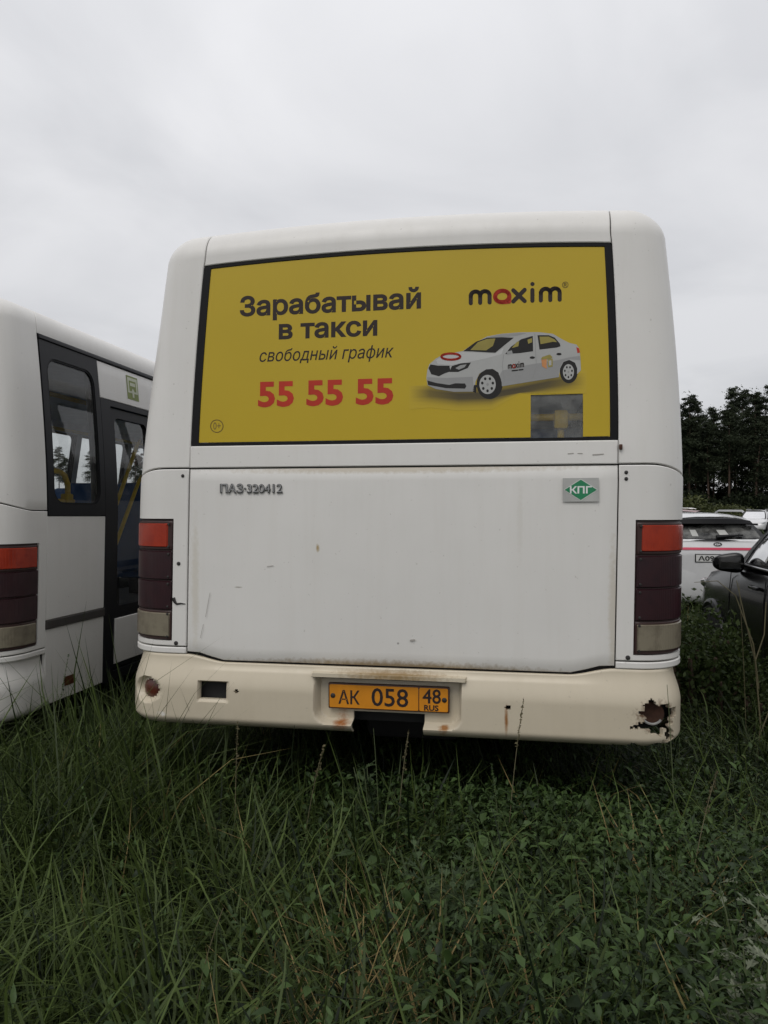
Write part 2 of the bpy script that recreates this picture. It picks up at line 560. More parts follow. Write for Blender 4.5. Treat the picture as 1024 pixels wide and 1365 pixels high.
def art_text(name, body, pl, pr, hpx, ref, mat, parent, off, bold=0.0, shear=0.0, space=1.0, depth=0.0):
    (x0, za), (x1, zb) = plane_xz(*pl), plane_xz(*pr)
    h = plane_xz(pl[0], pl[1] - hpx)[1] - za
    v, f = fit_text(body, x0, x1, (za + zb) / 2, h, ref, bold, shear, space)
    return art_geo(name, v, f, mat, parent, off, depth)
# ------------------------------------------------------------------ materials
M_body = bus_white('bus white paint')
M_hatch = bus_white('rear hatch paint', (0.735, 0.718, 0.685), blobs=[
    ((-0.345, 0.0, 1.424), 0.022, (2.2, 1, 0.9), (0.40, 0.30, 0.16), 0.02),
    ((-0.72, 0.0, 1.24), 0.014, (0.6, 1, 3), (0.30, 0.27, 0.22), 0.014),
    ((0.0, 0.0, 1.775), 0.05, (0.055, 1, 2.2), (0.52, 0.47, 0.39), 0.05),
    ((-0.93, 0.0, 1.25), 0.05, (2.2, 1, 0.13), (0.63, 0.60, 0.54), 0.06),
    ((0.935, 0.0, 1.15), 0.05, (2.2, 1, 0.13), (0.60, 0.56, 0.49), 0.06),
    ((0.55, 0.0, 1.55), 0.05, (3.0, 1, 0.24), (0.67, 0.65, 0.61), 0.07),
    ((0.02, 0.0, 1.005), 0.008, (1, 1, 1), (0.03, 0.025, 0.02), 0.0),
    ((0.0, 0.0, 0.895), 0.05, (0.06, 1, 1.3), (0.33, 0.26, 0.17), 0.05)])
M_bump = bus_white('bumper cream', (0.62, 0.55, 0.425), blobs=[
    ((-0.235, -0.02, 0.675), 0.05, (1.0, 1, 0.65), (0.30, 0.105, 0.025), 0.05),
    ((0.225, -0.02, 0.66), 0.035, (1.2, 1, 0.6), (0.30, 0.14, 0.05), 0.05),
    ((0.493, -0.03, 0.70), 0.034, (3.2, 1, 0.42), (0.26, 0.12, 0.04), 0.02),
    ((1.10, 0.03, 0.735), 0.085, (0.9, 0.4, 1.2), (0.10, 0.045, 0.02), 0.16),
    ((-1.07, 0.0, 0.655), 0.03, (0.7, 0.5, 2.0), (0.72, 0.70, 0.66), 0.06),
    ((0.0, -0.02, 0.862), 0.06, (0.2, 1, 1.9), (0.28, 0.19, 0.09), 0.06)])
M_dark = flat('chassis black', (0.012, 0.012, 0.012), 0.8)
M_gap = flat('underframe grey', (0.03, 0.029, 0.028), 0.8)
M_lining = flat('interior lining grey', (0.74, 0.74, 0.73), 0.8)
M_rubber = flat('window rubber', (0.006, 0.006, 0.007), 0.6, spec=0.2)
M_black = flat('black trim', (0.007, 0.007, 0.009), 0.45, spec=0.25)
M_glass = glass_mat('window glass')
M_veiled = glass_mat('brightened rear glass', (0.9, 0.9, 0.9), 0.03, 0.36)  # grey veil in the colour brightens the dark view through the cutout
M_darkglass = glass_mat('tinted glass', (0.30, 0.32, 0.33), 0.03, 0.05)
M_carglass = glass_mat('car glass', (0.14, 0.15, 0.15), 0.02, 0.03)
M_film = flat('yellow film', (0.475, 0.335, 0.004), 0.38, var=0.03, scale=1.6, coat=0.12, spec=0.4)
M_ink = flat('dark brown ink', (0.018, 0.009, 0.006), 0.5, coat=0.08, spec=0.3)
M_redink = flat('red ink', (0.44, 0.026, 0.008), 0.5, coat=0.08, spec=0.3)
M_whiteink = flat('car picture white', (0.36, 0.36, 0.345), 0.35, var=0.05, coat=0.5)
M_greyink = flat('car picture grey', (0.26, 0.26, 0.25), 0.35, var=0.05, coat=0.5)
M_blackink = flat('car picture black', (0.012, 0.011, 0.010), 0.5, spec=0.3)
M_yellink = flat('car picture glass', (0.30, 0.25, 0.06), 0.5, spec=0.3)
M_ageink = flat('age mark ink', (0.14, 0.09, 0.01), 0.4)
M_orangeink = flat('orange ink', (0.50, 0.20, 0.05), 0.35, coat=0.5)
M_chrome = flat('dull chrome', (0.42, 0.42, 0.42), 0.3, 0.8, var=0.2, scale=40)
M_badge = flat('badge outline', (0.055, 0.053, 0.05), 0.6)  # dark outline layer behind the chrome letters
M_green = flat('sticker green', (0.015, 0.20, 0.085), 0.4)
M_silver = flat('sticker silver', (0.45, 0.45, 0.43), 0.35, 0.2)
M_olive = flat('sticker olive green', (0.17, 0.21, 0.045), 0.5)
M_plate = flat('plate orange', (0.62, 0.235, 0.012), 0.4, var=0.1, scale=12)
M_yellow = flat('rail yellow', (0.80, 0.54, 0.03), 0.4)
M_seat = flat('seat blue', (0.03, 0.10, 0.26), 0.8)
M_seatback = flat('seat back grey', (0.14, 0.15, 0.16), 0.6)
M_rust = flat('rusted metal', (0.06, 0.025, 0.014), 0.85, var=0.5, scale=30)
M_screw = flat('screw', (0.02, 0.018, 0.016), 0.6)
M_tyre = flat('tyre rubber', (0.015, 0.015, 0.015), 0.85, scale=20)
M_rim = flat('wheel steel', (0.30, 0.30, 0.31), 0.45, 0.6)

def lens(name, c_mid, c_rim, rough=0.22, zc=0.0, hh=0.07):
    m, n, l, b = new_mat(name)
    f = noise(n, l, 14, 5, 0.65)
    l.new(ramp(n, l, f, [(0.28, c_rim), (0.55, c_mid)]), b.inputs['Base Color'])
    b.inputs['Roughness'].default_value = rough
    b.inputs['Coat Weight'].default_value = 0.12; b.inputs['Coat Roughness'].default_value = 0.2
    tc = n.new('ShaderNodeTexCoord')
    wv = n.new('ShaderNodeTexWave'); wv.bands_direction = 'X'; wv.inputs['Scale'].default_value = 38
    l.new(tc.outputs['Object'], wv.inputs['Vector'])
    bp = n.new('ShaderNodeBump'); bp.inputs['Strength'].default_value = 0.25; bp.inputs['Distance'].default_value = 0.003
    l.new(wv.outputs['Fac'], bp.inputs['Height']); l.new(bp.outputs[0], b.inputs['Normal'])
    return m
M_lred = lens('orange red lens', (0.33, 0.030, 0.010), (0.24, 0.020, 0.008))
M_lmar = lens('maroon lens', (0.026, 0.007, 0.010), (0.016, 0.005, 0.008), 0.3)
M_lgrey = lens('clouded white lens', (0.20, 0.175, 0.125), (0.12, 0.10, 0.07), 0.4)
M_lrim = flat('lens rim', (0.035, 0.014, 0.012), 0.45)
M_refl = lens('red reflector', (0.085, 0.018, 0.008), (0.05, 0.012, 0.008), 0.4)

# ------------------------------------------------------------------ bus builder
def disc_on(name, u, t, r, mat, parent, off, h=0.003, n=10, dome=True):
    """small round screw head or drilled hole sitting on the skin"""
    P = Vector(S(u, t, off)); Q = Vector(S(u, t, off + 0.01)); nrm = (Q - P).normalized()
    a = nrm.orthogonal().normalized(); b = nrm.cross(a)
    v = []; f = []
    for (rr, hh) in ((r, -0.004), (r, h * 0.5), (r * 0.7, h)):
        for k in range(n):
            q = 2 * math.pi * k / n; v.append(P + (a * math.cos(q) + b * math.sin(q)) * rr + nrm * hh)
    for i in range(2):
        for k in range(n): f.append((i * n + k, i * n + (k + 1) % n, (i + 1) * n + (k + 1) % n, (i + 1) * n + k))
    f.append(tuple(range(2 * n, 3 * n)))
    return mesh_obj(name, v, f, mat, parent)

def make_wheel(parent, x, y, r, w, s):
    g = Geo(); prof = [(r * 0.60, -w / 2), (r * 0.93, -w / 2), (r, -w * 0.36), (r, w * 0.36), (r * 0.93, w / 2), (r * 0.60, w / 2)]
    g.lathe(prof, (x, y, r), 'X', 32)
    wh = g.obj('wheel', M_tyre, parent)
    g = Geo(); o = s * w / 2
    g.lathe([(r * 0.61, o * 0.2), (r * 0.61, o * 1.01), (r * 0.55, o * 1.03), (r * 0.50, o * 0.6), (r * 0.25, o * 0.55), (r * 0.20, o * 0.95), (r * 0.05, o * 0.97)], (x, y, r), 'X', 24)
    for k in range(6):
        a = k * math.pi / 3
        g.tube([(x + o * 0.55, y + r * 0.33 * math.cos(a), r + r * 0.33 * math.sin(a)), (x + o * 0.72, y + r * 0.33 * math.cos(a), r + r * 0.33 * math.sin(a))], 0.018, 8)
    g.obj('rim', M_rim, wh)
    return wh

def make_seat(parent, x, y, z, s):
    g = Geo()
    g.box((x, y, z + 0.43), (0.44, 0.42, 0.09), 0.03)
    g.box((x, y - 0.20, z + 0.80), (0.44, 0.07, 0.72), 0.03)
    st = g.obj('seat', M_seat, parent)
    g = Geo(); g.box((x, y, z + 0.2), (0.10, 0.30, 0.37), 0.01); g.obj('seat_stand', M_black, st)
    return st

def build_bus(near):
    if near:
        root = thing('bus', 'white bus seen squarely from behind with yellow advert over its rear window', 'bus',
                     tuple(BUS_P), (0, 0, -YAW), 'white buses parked in the grass')
    else:
        c0 = np.array([(60 - CX) / F * 4.35, 4.35, 0.0])
        p = c0 - RT * 1.245 - FW * 0.38
        root = thing('bus', 'white bus at the left edge with black framed side door and side window showing', 'bus',
                     (p[0], p[1], -0.14), (math.radians(-0.5), 0, -YAW), 'white buses parked in the grass')
    # --- openings along the sides, in perimeter distance from the seam US
    ulast = FLAT + CORN + SIDE_L
    wins = {1: [(0.06, 0.56)], -1: [(0.06, 0.56)]}
    doors = {1: [(0.74, 1.88)], -1: []}
    y = 2.02
    while y < 5.6:
        wins[1].append((y, y + 1.06)); y += 1.16
    wins[1].append((5.5, 5.62)) if False else None
    doors[1].append((5.62, 6.72))
    y = 0.74
    while y < 6.2:
        wins[-1].append((y, y + 1.06)); y += 1.16
    WZ0, WZ1 = 1.77, 2.62
    axles = [(2.35, 0.46), (5.95 - 0.9, 0.46)]
    axles = [(1.95 + 0.38, 0.46), (5.75, 0.46)] if False else [(2.75, 0.46), (5.05, 0.46)]

    # --- inner frame and lining (dark, shows in the seams and through the windows)
    us_all = []
    full = ulast + CORN + FLAT
    for s in (-1, 1):
        ex = []
        for a, b in wins[s] + doors[s]: ex += [US + a, US + b]
        r = sorted(set([round(x, 4) for x in lin(0, full, 0.12, 0)] + [round(e, 4) for e in ex] + [0.93, 0.955] + [FLAT + CORN * k / 8 for k in range(9)] + [ulast + CORN * k / 8 for k in range(9)]))
        us_all += [s * x for x in r]
    us_all = sorted(set(us_all))
    def inner_hole(u, t):
        s = 1 if u > 0 else -1; au = abs(u)
        if au < 0.93 and 1.90 < t < 2.70: return True
        if au > full - 1.0 and 1.35 < t < 2.62: return True
        for a, b in wins[s]:
            if US + a < au < US + b and WZ0 < t < WZ1: return True
        for a, b in doors[s]:
            if US + a < au < US + b and 0.74 < t < 2.44: return True
        for ya, r in axles:
            if abs(au - US - ya) < 0.58 and t < 1.1: return True
        return False
    ts = sorted(set(lin(0.70, 2.76, 0.11, 0) + [0.74, 1.35, WZ0, WZ1, 1.90, 2.70, 2.44]))
    panel('body_frame', us_all, ts, M_gap, root, off=-0.032, thick=0, hole=inner_hole, bevel=0)
    panel('wall_lining', us_all, ts, M_lining, root, off=-0.06, thick=0, hole=inner_hole, bevel=0)

    # --- roof skin
    rim = [x for x in lin(0, full, 0.10, 0)]
    rim = sorted(set([round(x, 4) for x in rim] + [FLAT + CORN * k / 8 for k in range(9)] + [ulast + CORN * k / 8 for k in range(9)]))
    v = []; f = []; nx = 14
    for au in rim[1:-1]:
        px_, py_, pz_ = S(au, TEND, -0.004)
        for k in range(nx + 1):
            x = -px_ + 2 * px_ * k / nx
            v.append((x, py_, TZ + RR - 0.004 + 0.045 * (1 - (x / 1.15) ** 2)))
    for i in range(len(rim) - 3):
        for k in range(nx): f.append((i * (nx + 1) + k, i * (nx + 1) + k + 1, (i + 1) * (nx + 1) + k + 1, (i + 1) * (nx + 1) + k))
    roof = mesh_obj('roof', v, f, M_body, root)
    for yy in (2.2, 5.0):
        g = Geo(); g.box((0, yy, 2.95), (0.72, 0.8, 0.07), 0.02); g.obj('roof_hatch', M_body, root)
    g = Geo(); g.box((0, LB / 2, 2.74), (2.1, LB - 0.3, 0.02)); g.obj('ceiling', M_lining, root)
    g = Geo(); g.box((0, LB / 2 + 0.05, 0.78), (2.36, LB - 0.25, 0.06)); fl = g.obj('floor', flat('floor vinyl', (0.10, 0.10, 0.10), 0.7), root)
    g = Geo()
    for sx in (-0.42, 0.42): g.box((sx, LB / 2, 0.62), (0.09, LB - 0.7, 0.18), 0.01)
    for yy in (0.45, 1.6, 3.4, 5.6): g.box((0, yy, 0.60), (0.95, 0.08, 0.12), 0.01)
    for ya in axles: g.tube([(-0.95, ya[0] + 0.44, 0.46), (0.95, ya[0] + 0.44, 0.46)], 0.07)
    g.box((0.0, 0.9, 0.52), (0.5, 0.6, 0.25), 0.05)
    g.obj('chassis', M_dark, root)
    g = Geo(); g.box((0, 0.12, 0.79), (2.0, 0.03, 0.32)); g.obj('rear_bulkhead', M_dark, root)

    # --- rear: header over the window, corner pillars, sill, hatch
    panel('header_panel', lin(-0.95, 0.95, 0.06), lin(2.715, TZ, 0.03) + [TZ + (TEND - TZ) * k / 10 for k in range(1, 11)], M_body, root, 0.004)
    for s in (-1, 1):
        dropf = lambda u, t: (u, t - 0.055 * sstep((abs(u) - 1.08) / 0.30) * max(0, 1 - (t - 1.79) / 0.5))
        panel('corner_pillar', srange(s, 0.9545, US - 0.003, 0.03), lin(1.79, TZ, 0.06) + [TZ + (TEND - TZ) * k / 10 for k in range(1, 11)], M_body, root, 0.004, warp=dropf)
    panel('sill_panel', lin(-0.951, 0.951, 0.08), lin(1.788, 1.888, 0.03), M_body, root, 0.009)
    def hwarp(u, t):
        lo = 0.903 + 0.035 * sstep((abs(u) - 0.76) / 0.16)
        return u, lo + (t - 0.90) * (1.782 - lo) / (1.782 - 0.90)
    hatch = panel('rear_hatch', lin(-0.9515, 0.9515, 0.06), lin(0.90, 1.782, 0.06), M_hatch, root, 0.002, warp=hwarp,
                  offf=lambda u, t: 0.006 * math.cos(u * 1.5) * math.cos((t - 1.34) * 3.2) - (0.0035 if 0.93 < t < 0.942 else 0), sharp=50)

    # --- lower corner panels with the tail lights
    LU0, LU1, LT0, LT1 = 1.026, FLAT + CORN + 0.085, 0.985, 1.553
    for s in (-1, 1):
        dropl = lambda u, t: (u, t - 0.055 * sstep((abs(u) - 1.08) / 0.30) * min(1, max(0, (t - 1.60) / 0.185)))
        cp = panel('corner_panel', srange(s, 0.957, US - 0.003, 0.03, extra=(LU0, LU1)), sorted(set(lin(0.962, 1.783, 0.05) + [LT0, LT1])), M_body, root, 0.006,
                   hole=lambda u, t: LU0 < abs(u) < LU1 and LT0 < t < LT1, warp=dropl)
        panel('corner_trim', srange(s, 0.957, US - 0.003, 0.03), lin(0.928, 0.956, 0.01), M_body, root, 0.008)
        lt = panel('tail_light', srange(s, LU0 + 0.001, LU1 - 0.001, 0.03), lin(LT0 + 0.001, LT1 - 0.001, 0.05), M_lrim, root, -0.004, 0.03)
        hgt = (LT1 - LT0 - 0.012) / 4
        for k in range(4):
            a = LT0 + 0.006 + hgt * k; b = a + hgt - 0.006
            mt = (M_lgrey, M_lmar, M_lmar, M_lred)[k]
            ua = LU0 + (0.026 if k == 3 else 0.014)
            if k in (0, 3):
                panel('lens_rim', srange(s, LU0 + 0.006, LU1 - 0.006, 0.02), lin(a, b, 0.02), M_lrim, lt, 0.004, 0.012)
                panel('lens', srange(s, ua, LU1 - 0.02, 0.02), lin(a + 0.012, b - 0.010, 0.01), mt, lt, 0.010, 0.012, bevel=0.006)
            else:
                panel('lens', srange(s, LU0 + 0.006, LU1 - 0.006, 0.02), lin(a, b, 0.01), mt, lt, 0.008, 0.014, bevel=0.006)
            for tt in (a + 0.014, b - 0.014):
                disc_on('screw', s * (LU0 + 0.022), tt, 0.0055, M_screw, lt, 0.011, 0.003)
        for (uu, tt, r) in ((0.985, 1.752, 0.008), (0.985, 1.725, 0.008), (1.005, 0.975, 0.010)):
            if s < 0 and tt == 1.725: continue
            disc_on('panel_screw', s * uu, tt, r, M_screw, cp, 0.007, 0.003)
    if near:
        disc_on('panel_screw', -0.998, 1.345, 0.009, M_screw, root, 0.007, 0.003)
        g = Geo(); 
        cr = [S(-1.022, 1.185, 0.0068), S(-1.012, 1.165, 0.0068), S(-1.004, 1.157, 0.0068), S(-0.985, 1.160, 0.0068), S(-0.962, 1.158, 0.0068)]
        g.tube(cr, [0.010, 0.007, 0.005, 0.004, 0.002], 6); g.obj('crack', M_screw, root)

    # --- bumper
    fine = 0.0065 if near else 0.02
    NX0, NX1 = -0.182, 0.137
    RCX, RCZ = 1.100, 0.735
    def rec(u, t):          # number plate recess
        u -= 0.017
        e = 0.016
        a = min((u + 0.352) / e, (0.302 - u) / e, (t - 0.640) / e, (0.850 - t) / e * 1.4)
        # rounded lower corners
        for cx in (-0.292, 0.242):
            if (u < cx if cx < 0 else u > cx) and t < 0.70:
                a = min(a, (0.060 - math.hypot(u - cx, t - 0.70)) / e)
        return sstep(a)
    def bprof(u, t):
        u0_ = u
        p = (t - 0.60) / 0.33
        o = 0.042 - 0.034 * sstep((p - 0.52) / 0.46) - 0.05 * max(0, (0.14 - p) / 0.14) ** 2
        o -= 0.062 * rec(u, t)
        u -= 0.017
        o -= 0.030 * sstep((abs(u) - 1.10) / 0.2)
        if -0.365 < u < 0.315 and 0.852 < t < 0.884: o = max(o, 0.046)
        if near or True:
            d = math.hypot(u + 1.135, t - 0.757)
            if d < 0.062: o -= 0.03 * sstep((0.062 - d) / 0.010)
            d2 = max(abs(u + 0.8275) - 0.068, abs(t - 0.7655) - 0.041)
            if d2 < 0.006: o -= 0.012 * sstep((0.006 - d2) / 0.006)
        return o
    def jag(u, t):
        a = math.atan2(t - RCZ, u - RCX)
        r = 0.064 + 0.012 * math.sin(3 * a + 1) + 0.008 * math.sin(7 * a) + 0.006 * math.sin(13 * a + 2)
        if math.hypot(u - RCX, (t - RCZ) * 1.0) < r: return True
        # the tear running down and the piece torn off to the left
        c = 1.135 + 0.012 * math.sin(t * 60) + 0.006 * math.sin(t * 160)
        if 0.60 <= t < 0.71 and abs(u - c) < 0.010 + 0.022 * (0.71 - t) / 0.11 + 0.004 * math.sin(t * 210): return True
        if 0.995 < u < 1.075 and abs(t - (0.710 - 0.02 * (1.075 - u) / 0.08) - 0.004 * math.sin(u * 330)) < 0.004 + 0.016 * (u - 0.995) / 0.08: return True
        if 0.93 < u < 1.13 and t < 0.606 + 0.020 * (0.5 + 0.5 * math.sin(u * 70)) * (1 if u > 1.0 else 0.3): return True
        return False
    def bhole(u, t):
        u -= 0.017
        if NX0 < u < NX1 and t < 0.692: return True
        if abs(u + 0.8275) < 0.066 and abs(t - 0.7655) < 0.039: return True
        if math.hypot(u + 1.135, t - 0.757) < 0.043: return True
        if math.hypot(u + 0.712, t - 0.772) < 0.011 or math.hypot(u - 0.497, t - 0.752) < 0.012: return True
        if near and u > 0.9 and jag(u, t): return True
        if not near and math.hypot(u - 1.135, t - 0.757) < 0.043: return True
        return False
    def bwarp(u, t):
        top = 0.893 + 0.032 * sstep((abs(u) - 0.76) / 0.20)
        if t > 0.86: t = 0.86 + (t - 0.86) * (top - 0.86) / (0.93 - 0.86)
        return u, t
    bus_u = sorted(set(lin(-(US - 0.004), US - 0.004, fine, 0) + [NX0 + 0.017, NX1 + 0.017]))
    bus_t = sorted(set(lin(0.60, 0.93, fine, 0) + [0.692]))
    bump = panel('bumper', bus_u, bus_t, M_bump if near else M_body, root, 0.0, 0.022, hole=bhole, warp=bwarp, offf=bprof, bevel=0.004, sharp=50)
    slab('bumper_backing', [-1.2 + 0.1 * k for k in range(10)], [0.64, 0.9], lambda u, t, o: S(u, t, o), M_dark, bump, -0.05)
    slab('bumper_backing', [0.4 + 0.1 * k for k in range(9)], [0.66, 0.9], lambda u, t, o: S(u, t, o), M_dark, bump, -0.07)
    for s in (-1, 1):
        if near and s > 0:
            P = S(RCX + 0.022, RCZ, -0.03); g = Geo()
            g.lathe([(0.050, -0.012), (0.048, 0.0), (0.038, 0.022), (0.015, 0.03)], (P[0], P[1], P[2]), 'Y', 20)
            g.obj('fog_light', M_rust, bump)
            g = Geo(); g.tube([(P[0] + 0.044 * math.cos(a), P[1] - 0.014, P[2] + 0.044 * math.sin(a)) for a in [math.radians(200 + 14 * k) for k in range(10)]], 0.0055, 6)
            g.obj('fog_light_rim', M_silver, bump)
        else:
            P = S(s * 1.135 + 0.017, 0.757, -0.0); Q = S(s * 1.135 + 0.017, 0.757, 0.02)
            R = (Vector(Q) - Vector(P)).normalized()
            g = Geo(); vv = []; ff = []
            a = R.orthogonal().normalized(); b = R.cross(a)
            for (r, h) in ((0.050, -0.03), (0.050, -0.004), (0.040, 0.006), (0.018, 0.013), (0.002, 0.014)):
                for k in range(20):
                    q = 2 * math.pi * k / 20; vv.append(Vector(P) + (a * math.cos(q) + b * math.sin(q)) * r + R * h)
            for i in range(4):
                for k in range(20): ff.append((i * 20 + k, i * 20 + (k + 1) % 20, (i + 1) * 20 + (k + 1) % 20, (i + 1) * 20 + k))
            g.add(vv, ff); g.obj('fog_light', M_refl, bump)

    # --- rear window
    outer = rrect(-0.951, 0.951, 1.889, 2.713, 0.012); inn = rrect(-0.917, 0.922, 1.903, 2.700, 0.004)
    rw = ring('rear_window', outer, inn, S, M_rubber, root, 0.0, 0.02)
    cu0, cu1, ct0, ct1 = plane_xz(707, 555)[0], plane_xz(777, 555)[0], 1.918, 2.089
    _sc = 1.045 / (S(1.045, 2.0)[0]); cu0 *= _sc; cu1 *= _sc
    slab('glass', [-0.919 + 1.843 * k / 24 for k in range(25)], [1.901 + 0.801 * k / 8 for k in range(9)], S, M_veiled if near else M_darkglass, rw, -0.008)
    if near:
        ufs = sorted(lin(-0.916, 0.920, 0.05, 0) + [cu0, cu1]); tfs = sorted(lin(1.906, 2.697, 0.07, 0) + [ct0 - 0.012, ct1])
        panel('advert_film', ufs, tfs, M_film, root, -0.003, 0.0, bevel=0, hole=lambda u, t: cu0 < u < cu1 and ct0 - 0.013 < t < ct1)
    # --- sides
    for s in (-1, 1):
        sg = lambda a, b, st=0.2, ex=(): srange(s, US + a, US + b, st, extra=ex)
        def wheel_hole(u, t):
            return any(math.hypot(abs(u) - US - ya, t - 0.48) < 0.56 for ya, r in axles)
        segs = []; prev = 0.0
        for a, b in sorted(doors[s]): segs.append((prev, a - 0.12)); prev = b + 0.06
        segs.append((prev, SIDE_L - 0.16))
        for a, b in segs:
            if b - a < 0.1: continue
            panel('belt_panel', sg(a + 0.003, b, 0.3), lin(1.112, 1.700, 0.2), M_body, root, 0.003)
            panel('skirt_panel', sg(a + 0.003, b, 0.04), lin(0.63, 1.058, 0.03), M_body, root, 0.003, hole=wheel_hole)
            panel('side_moulding', sg(a + 0.002, b, 0.3), lin(1.060, 1.110, 0.02), flat('grey rubber strip', (0.045, 0.04, 0.036), 0.7), root, 0.012, 0.02)
        panel('cantrail', sg(0.0, SIDE_L - 0.16, 0.3), lin(2.742, TZ, 0.02, 0) + [TZ + (TEND - TZ) * k / 8 for k in range(1, 9)], M_body, root, 0.004)
        panel('rain_gutter', sg(0.0, SIDE_L - 0.16, 0.3), lin(2.712, 2.738, 0.02), M_black, root, 0.014, 0.03)
        ws = sorted(wins[s])
        for a, b in ws:
            ou = [(s * u, t) for u, t in rrect(US + a - 0.055, US + b + 0.055, 1.704, 2.710, 0.006)]
            inn = [(s * u, t) for u, t in rrect(US + a, US + b, WZ0, WZ1, 0.09 if b - a < 0.6 else 0.07)]
            wf = ring('side_window', ou, inn, S, M_black, root, 0.006, 0.03)
            patch('glass', [(s * u, t) for u, t in rrect(US + a - 0.01, US + b + 0.01, WZ0 - 0.01, WZ1 + 0.01, 0.08)], S, M_glass, wf, -0.006)
            gk = [(s * u, t) for u, t in rrect(US + a + 0.012, US + b - 0.012, WZ0 + 0.012, WZ1 - 0.012, 0.08 if b - a < 0.6 else 0.06)]
            ring('gasket', inn, gk, S, M_rubber, wf, 0.002, 0.01)
        for a, b in sorted(doors[s]):
            dp = panel('door_header', sg(a - 0.12 + 0.004, b + 0.06, 0.2), lin(2.470, 2.708, 0.1), M_body, root, 0.004)
            ou = [(s * u, t) for u, t in rrect(US + a - 0.118, US + b + 0.055, 0.62, 2.466, 0.004)]
            inn = [(s * u, t) for u, t in rrect(US + a, US + b, 0.68, 2.43, 0.01)]
            df = ring('door_frame', ou, inn, S, M_black, root, 0.004, 0.05)
            mid = (a + b) / 2
            for (p, q) in ((a + 0.004, mid - 0.004), (mid + 0.004, b - 0.004)):
                ou = [(s * u, t) for u, t in rrect(US + p, US + q, 0.69, 2.42, 0.004)]
                inn = [(s * u, t) for u, t in rrect(US + p + 0.06, US + q - 0.05, 1.10, 2.36, 0.05)]
                d = ring('door', ou, inn, S, M_black, root, -0.012, 0.035)
                patch('glass', [(s * u, t) for u, t in rrect(US + p + 0.05, US + q - 0.04, 1.09, 2.37, 0.05)], S, M_glass, d, -0.028)
                panel('door_panel', srange(s, US + p + 0.035, US + q - 0.02, 0.1), lin(0.72, 1.02, 0.1), M_body, d, -0.004, 0.02)
                g = Geo()
                for dz in (0.0, 0.26):
                    pts = [S(s * (US + p + 0.03), 1.30 + dz, -0.075), S(s * (US + p + 0.06), 1.34 + dz, -0.09), S(s * (US + q - 0.06), 1.95 + dz, -0.09), S(s * (US + q - 0.03), 1.99 + dz, -0.075)]
                    g.tube(pts, 0.014, 8)
                g.obj('handrail', M_yellow, d)
        for ya, r in axles:
            yy = 0.22 + (US + ya - FLAT - CORN) / SIDE_L * (LB - 0.44)
            make_wheel(root, s * 1.07, yy, r, 0.26, s)
    # --- front
    fu0 = ulast + CORN
    panel('front_panel', [-x for x in reversed(lin(fu0 - CORN, full, 0.06))], lin(0.62, 1.32, 0.1), M_body, root, 0.004)
    panel('front_panel', lin(fu0 - CORN, full, 0.06), lin(0.62, 1.32, 0.1), M_body, root, 0.004)
    for s in (-1, 1):
        panel('front_header', srange(s, ulast - 0.02, full, 0.06), lin(2.64, TZ, 0.05) + [TZ + (TEND - TZ) * k / 6 for k in range(1, 7)], M_body, root, 0.004)
        panel('front_pillar', srange(s, ulast - 0.05, fu0 + 0.04, 0.04), lin(1.32, 2.64, 0.2), M_body, root, 0.003)
        slab('windscreen', [s * (fu0 + 0.02), s * full], [1.32, 2.64], S, M_glass, root, -0.01)
    # --- inside
    for s in (-1, 1):
        for k in range(5):
            if s > 0 and k in (0, 4): continue
            make_seat(root, s * 0.86, 1.35 + k * 1.1, 0.81, s)
            make_seat(root, s * 0.42, 1.35 + k * 1.1, 0.81, s)
    g = Geo()
    g.box((0, 0.42, 1.05), (2.2, 0.5, 0.5), 0.04); bench = g.obj('engine_cover', M_lining, root)
    for k in range(4): make_seat(root, -0.72 + 0.48 * k, 0.48, 1.05 - 0.35 if False else 0.81, 1)
    g = Geo()
    zr = 2.005
    g.tube([(-1.02, 0.14, zr), (1.02, 0.14, zr)], 0.017, 10)
    jx = plane_xz(743, 560)[0] * 1.03
    g.box((jx, 0.13, zr - 0.012), (0.062, 0.05, 0.085), 0.012)
    g.tube([(jx, 0.14, zr), (jx, 0.16, 1.5)], 0.015, 10)
    g.obj('grab_rail', M_yellow, root)
    for s in (-1, 1):
        g = Geo()
        xr = s * 1.10; y0 = 0.46
        g.tube([(xr, y0, 1.975), (xr, y0 + 0.26, 1.975), (xr, y0 + 0.32, 1.955), (xr, y0 + 0.355, 1.90), (xr, y0 + 0.36, 1.80), (xr, y0 + 0.36, 1.2)], 0.017, 10)
        g.tube([(xr, y0, 1.795), (xr, y0 + 0.42, 1.795)], 0.012, 8)
        g.box((xr, y0 + 0.35, 1.81), (0.05, 0.07, 0.06), 0.01)
        g.tube([(s * 0.55, 2.1, 0.8), (s * 0.55, 2.1, 2.74)], 0.017, 10)
        g.tube([(s * 0.62, 0.3, 2.56), (s * 0.62, 6.6, 2.56)], 0.017, 10)
        g.obj('grab_rail', M_yellow, root)
    return root, hatch, bump, rw

bus, hatch, bump, rwin = build_bus(True)
film = [o for o in bus.children if o.name.startswith('advert_film')][0]

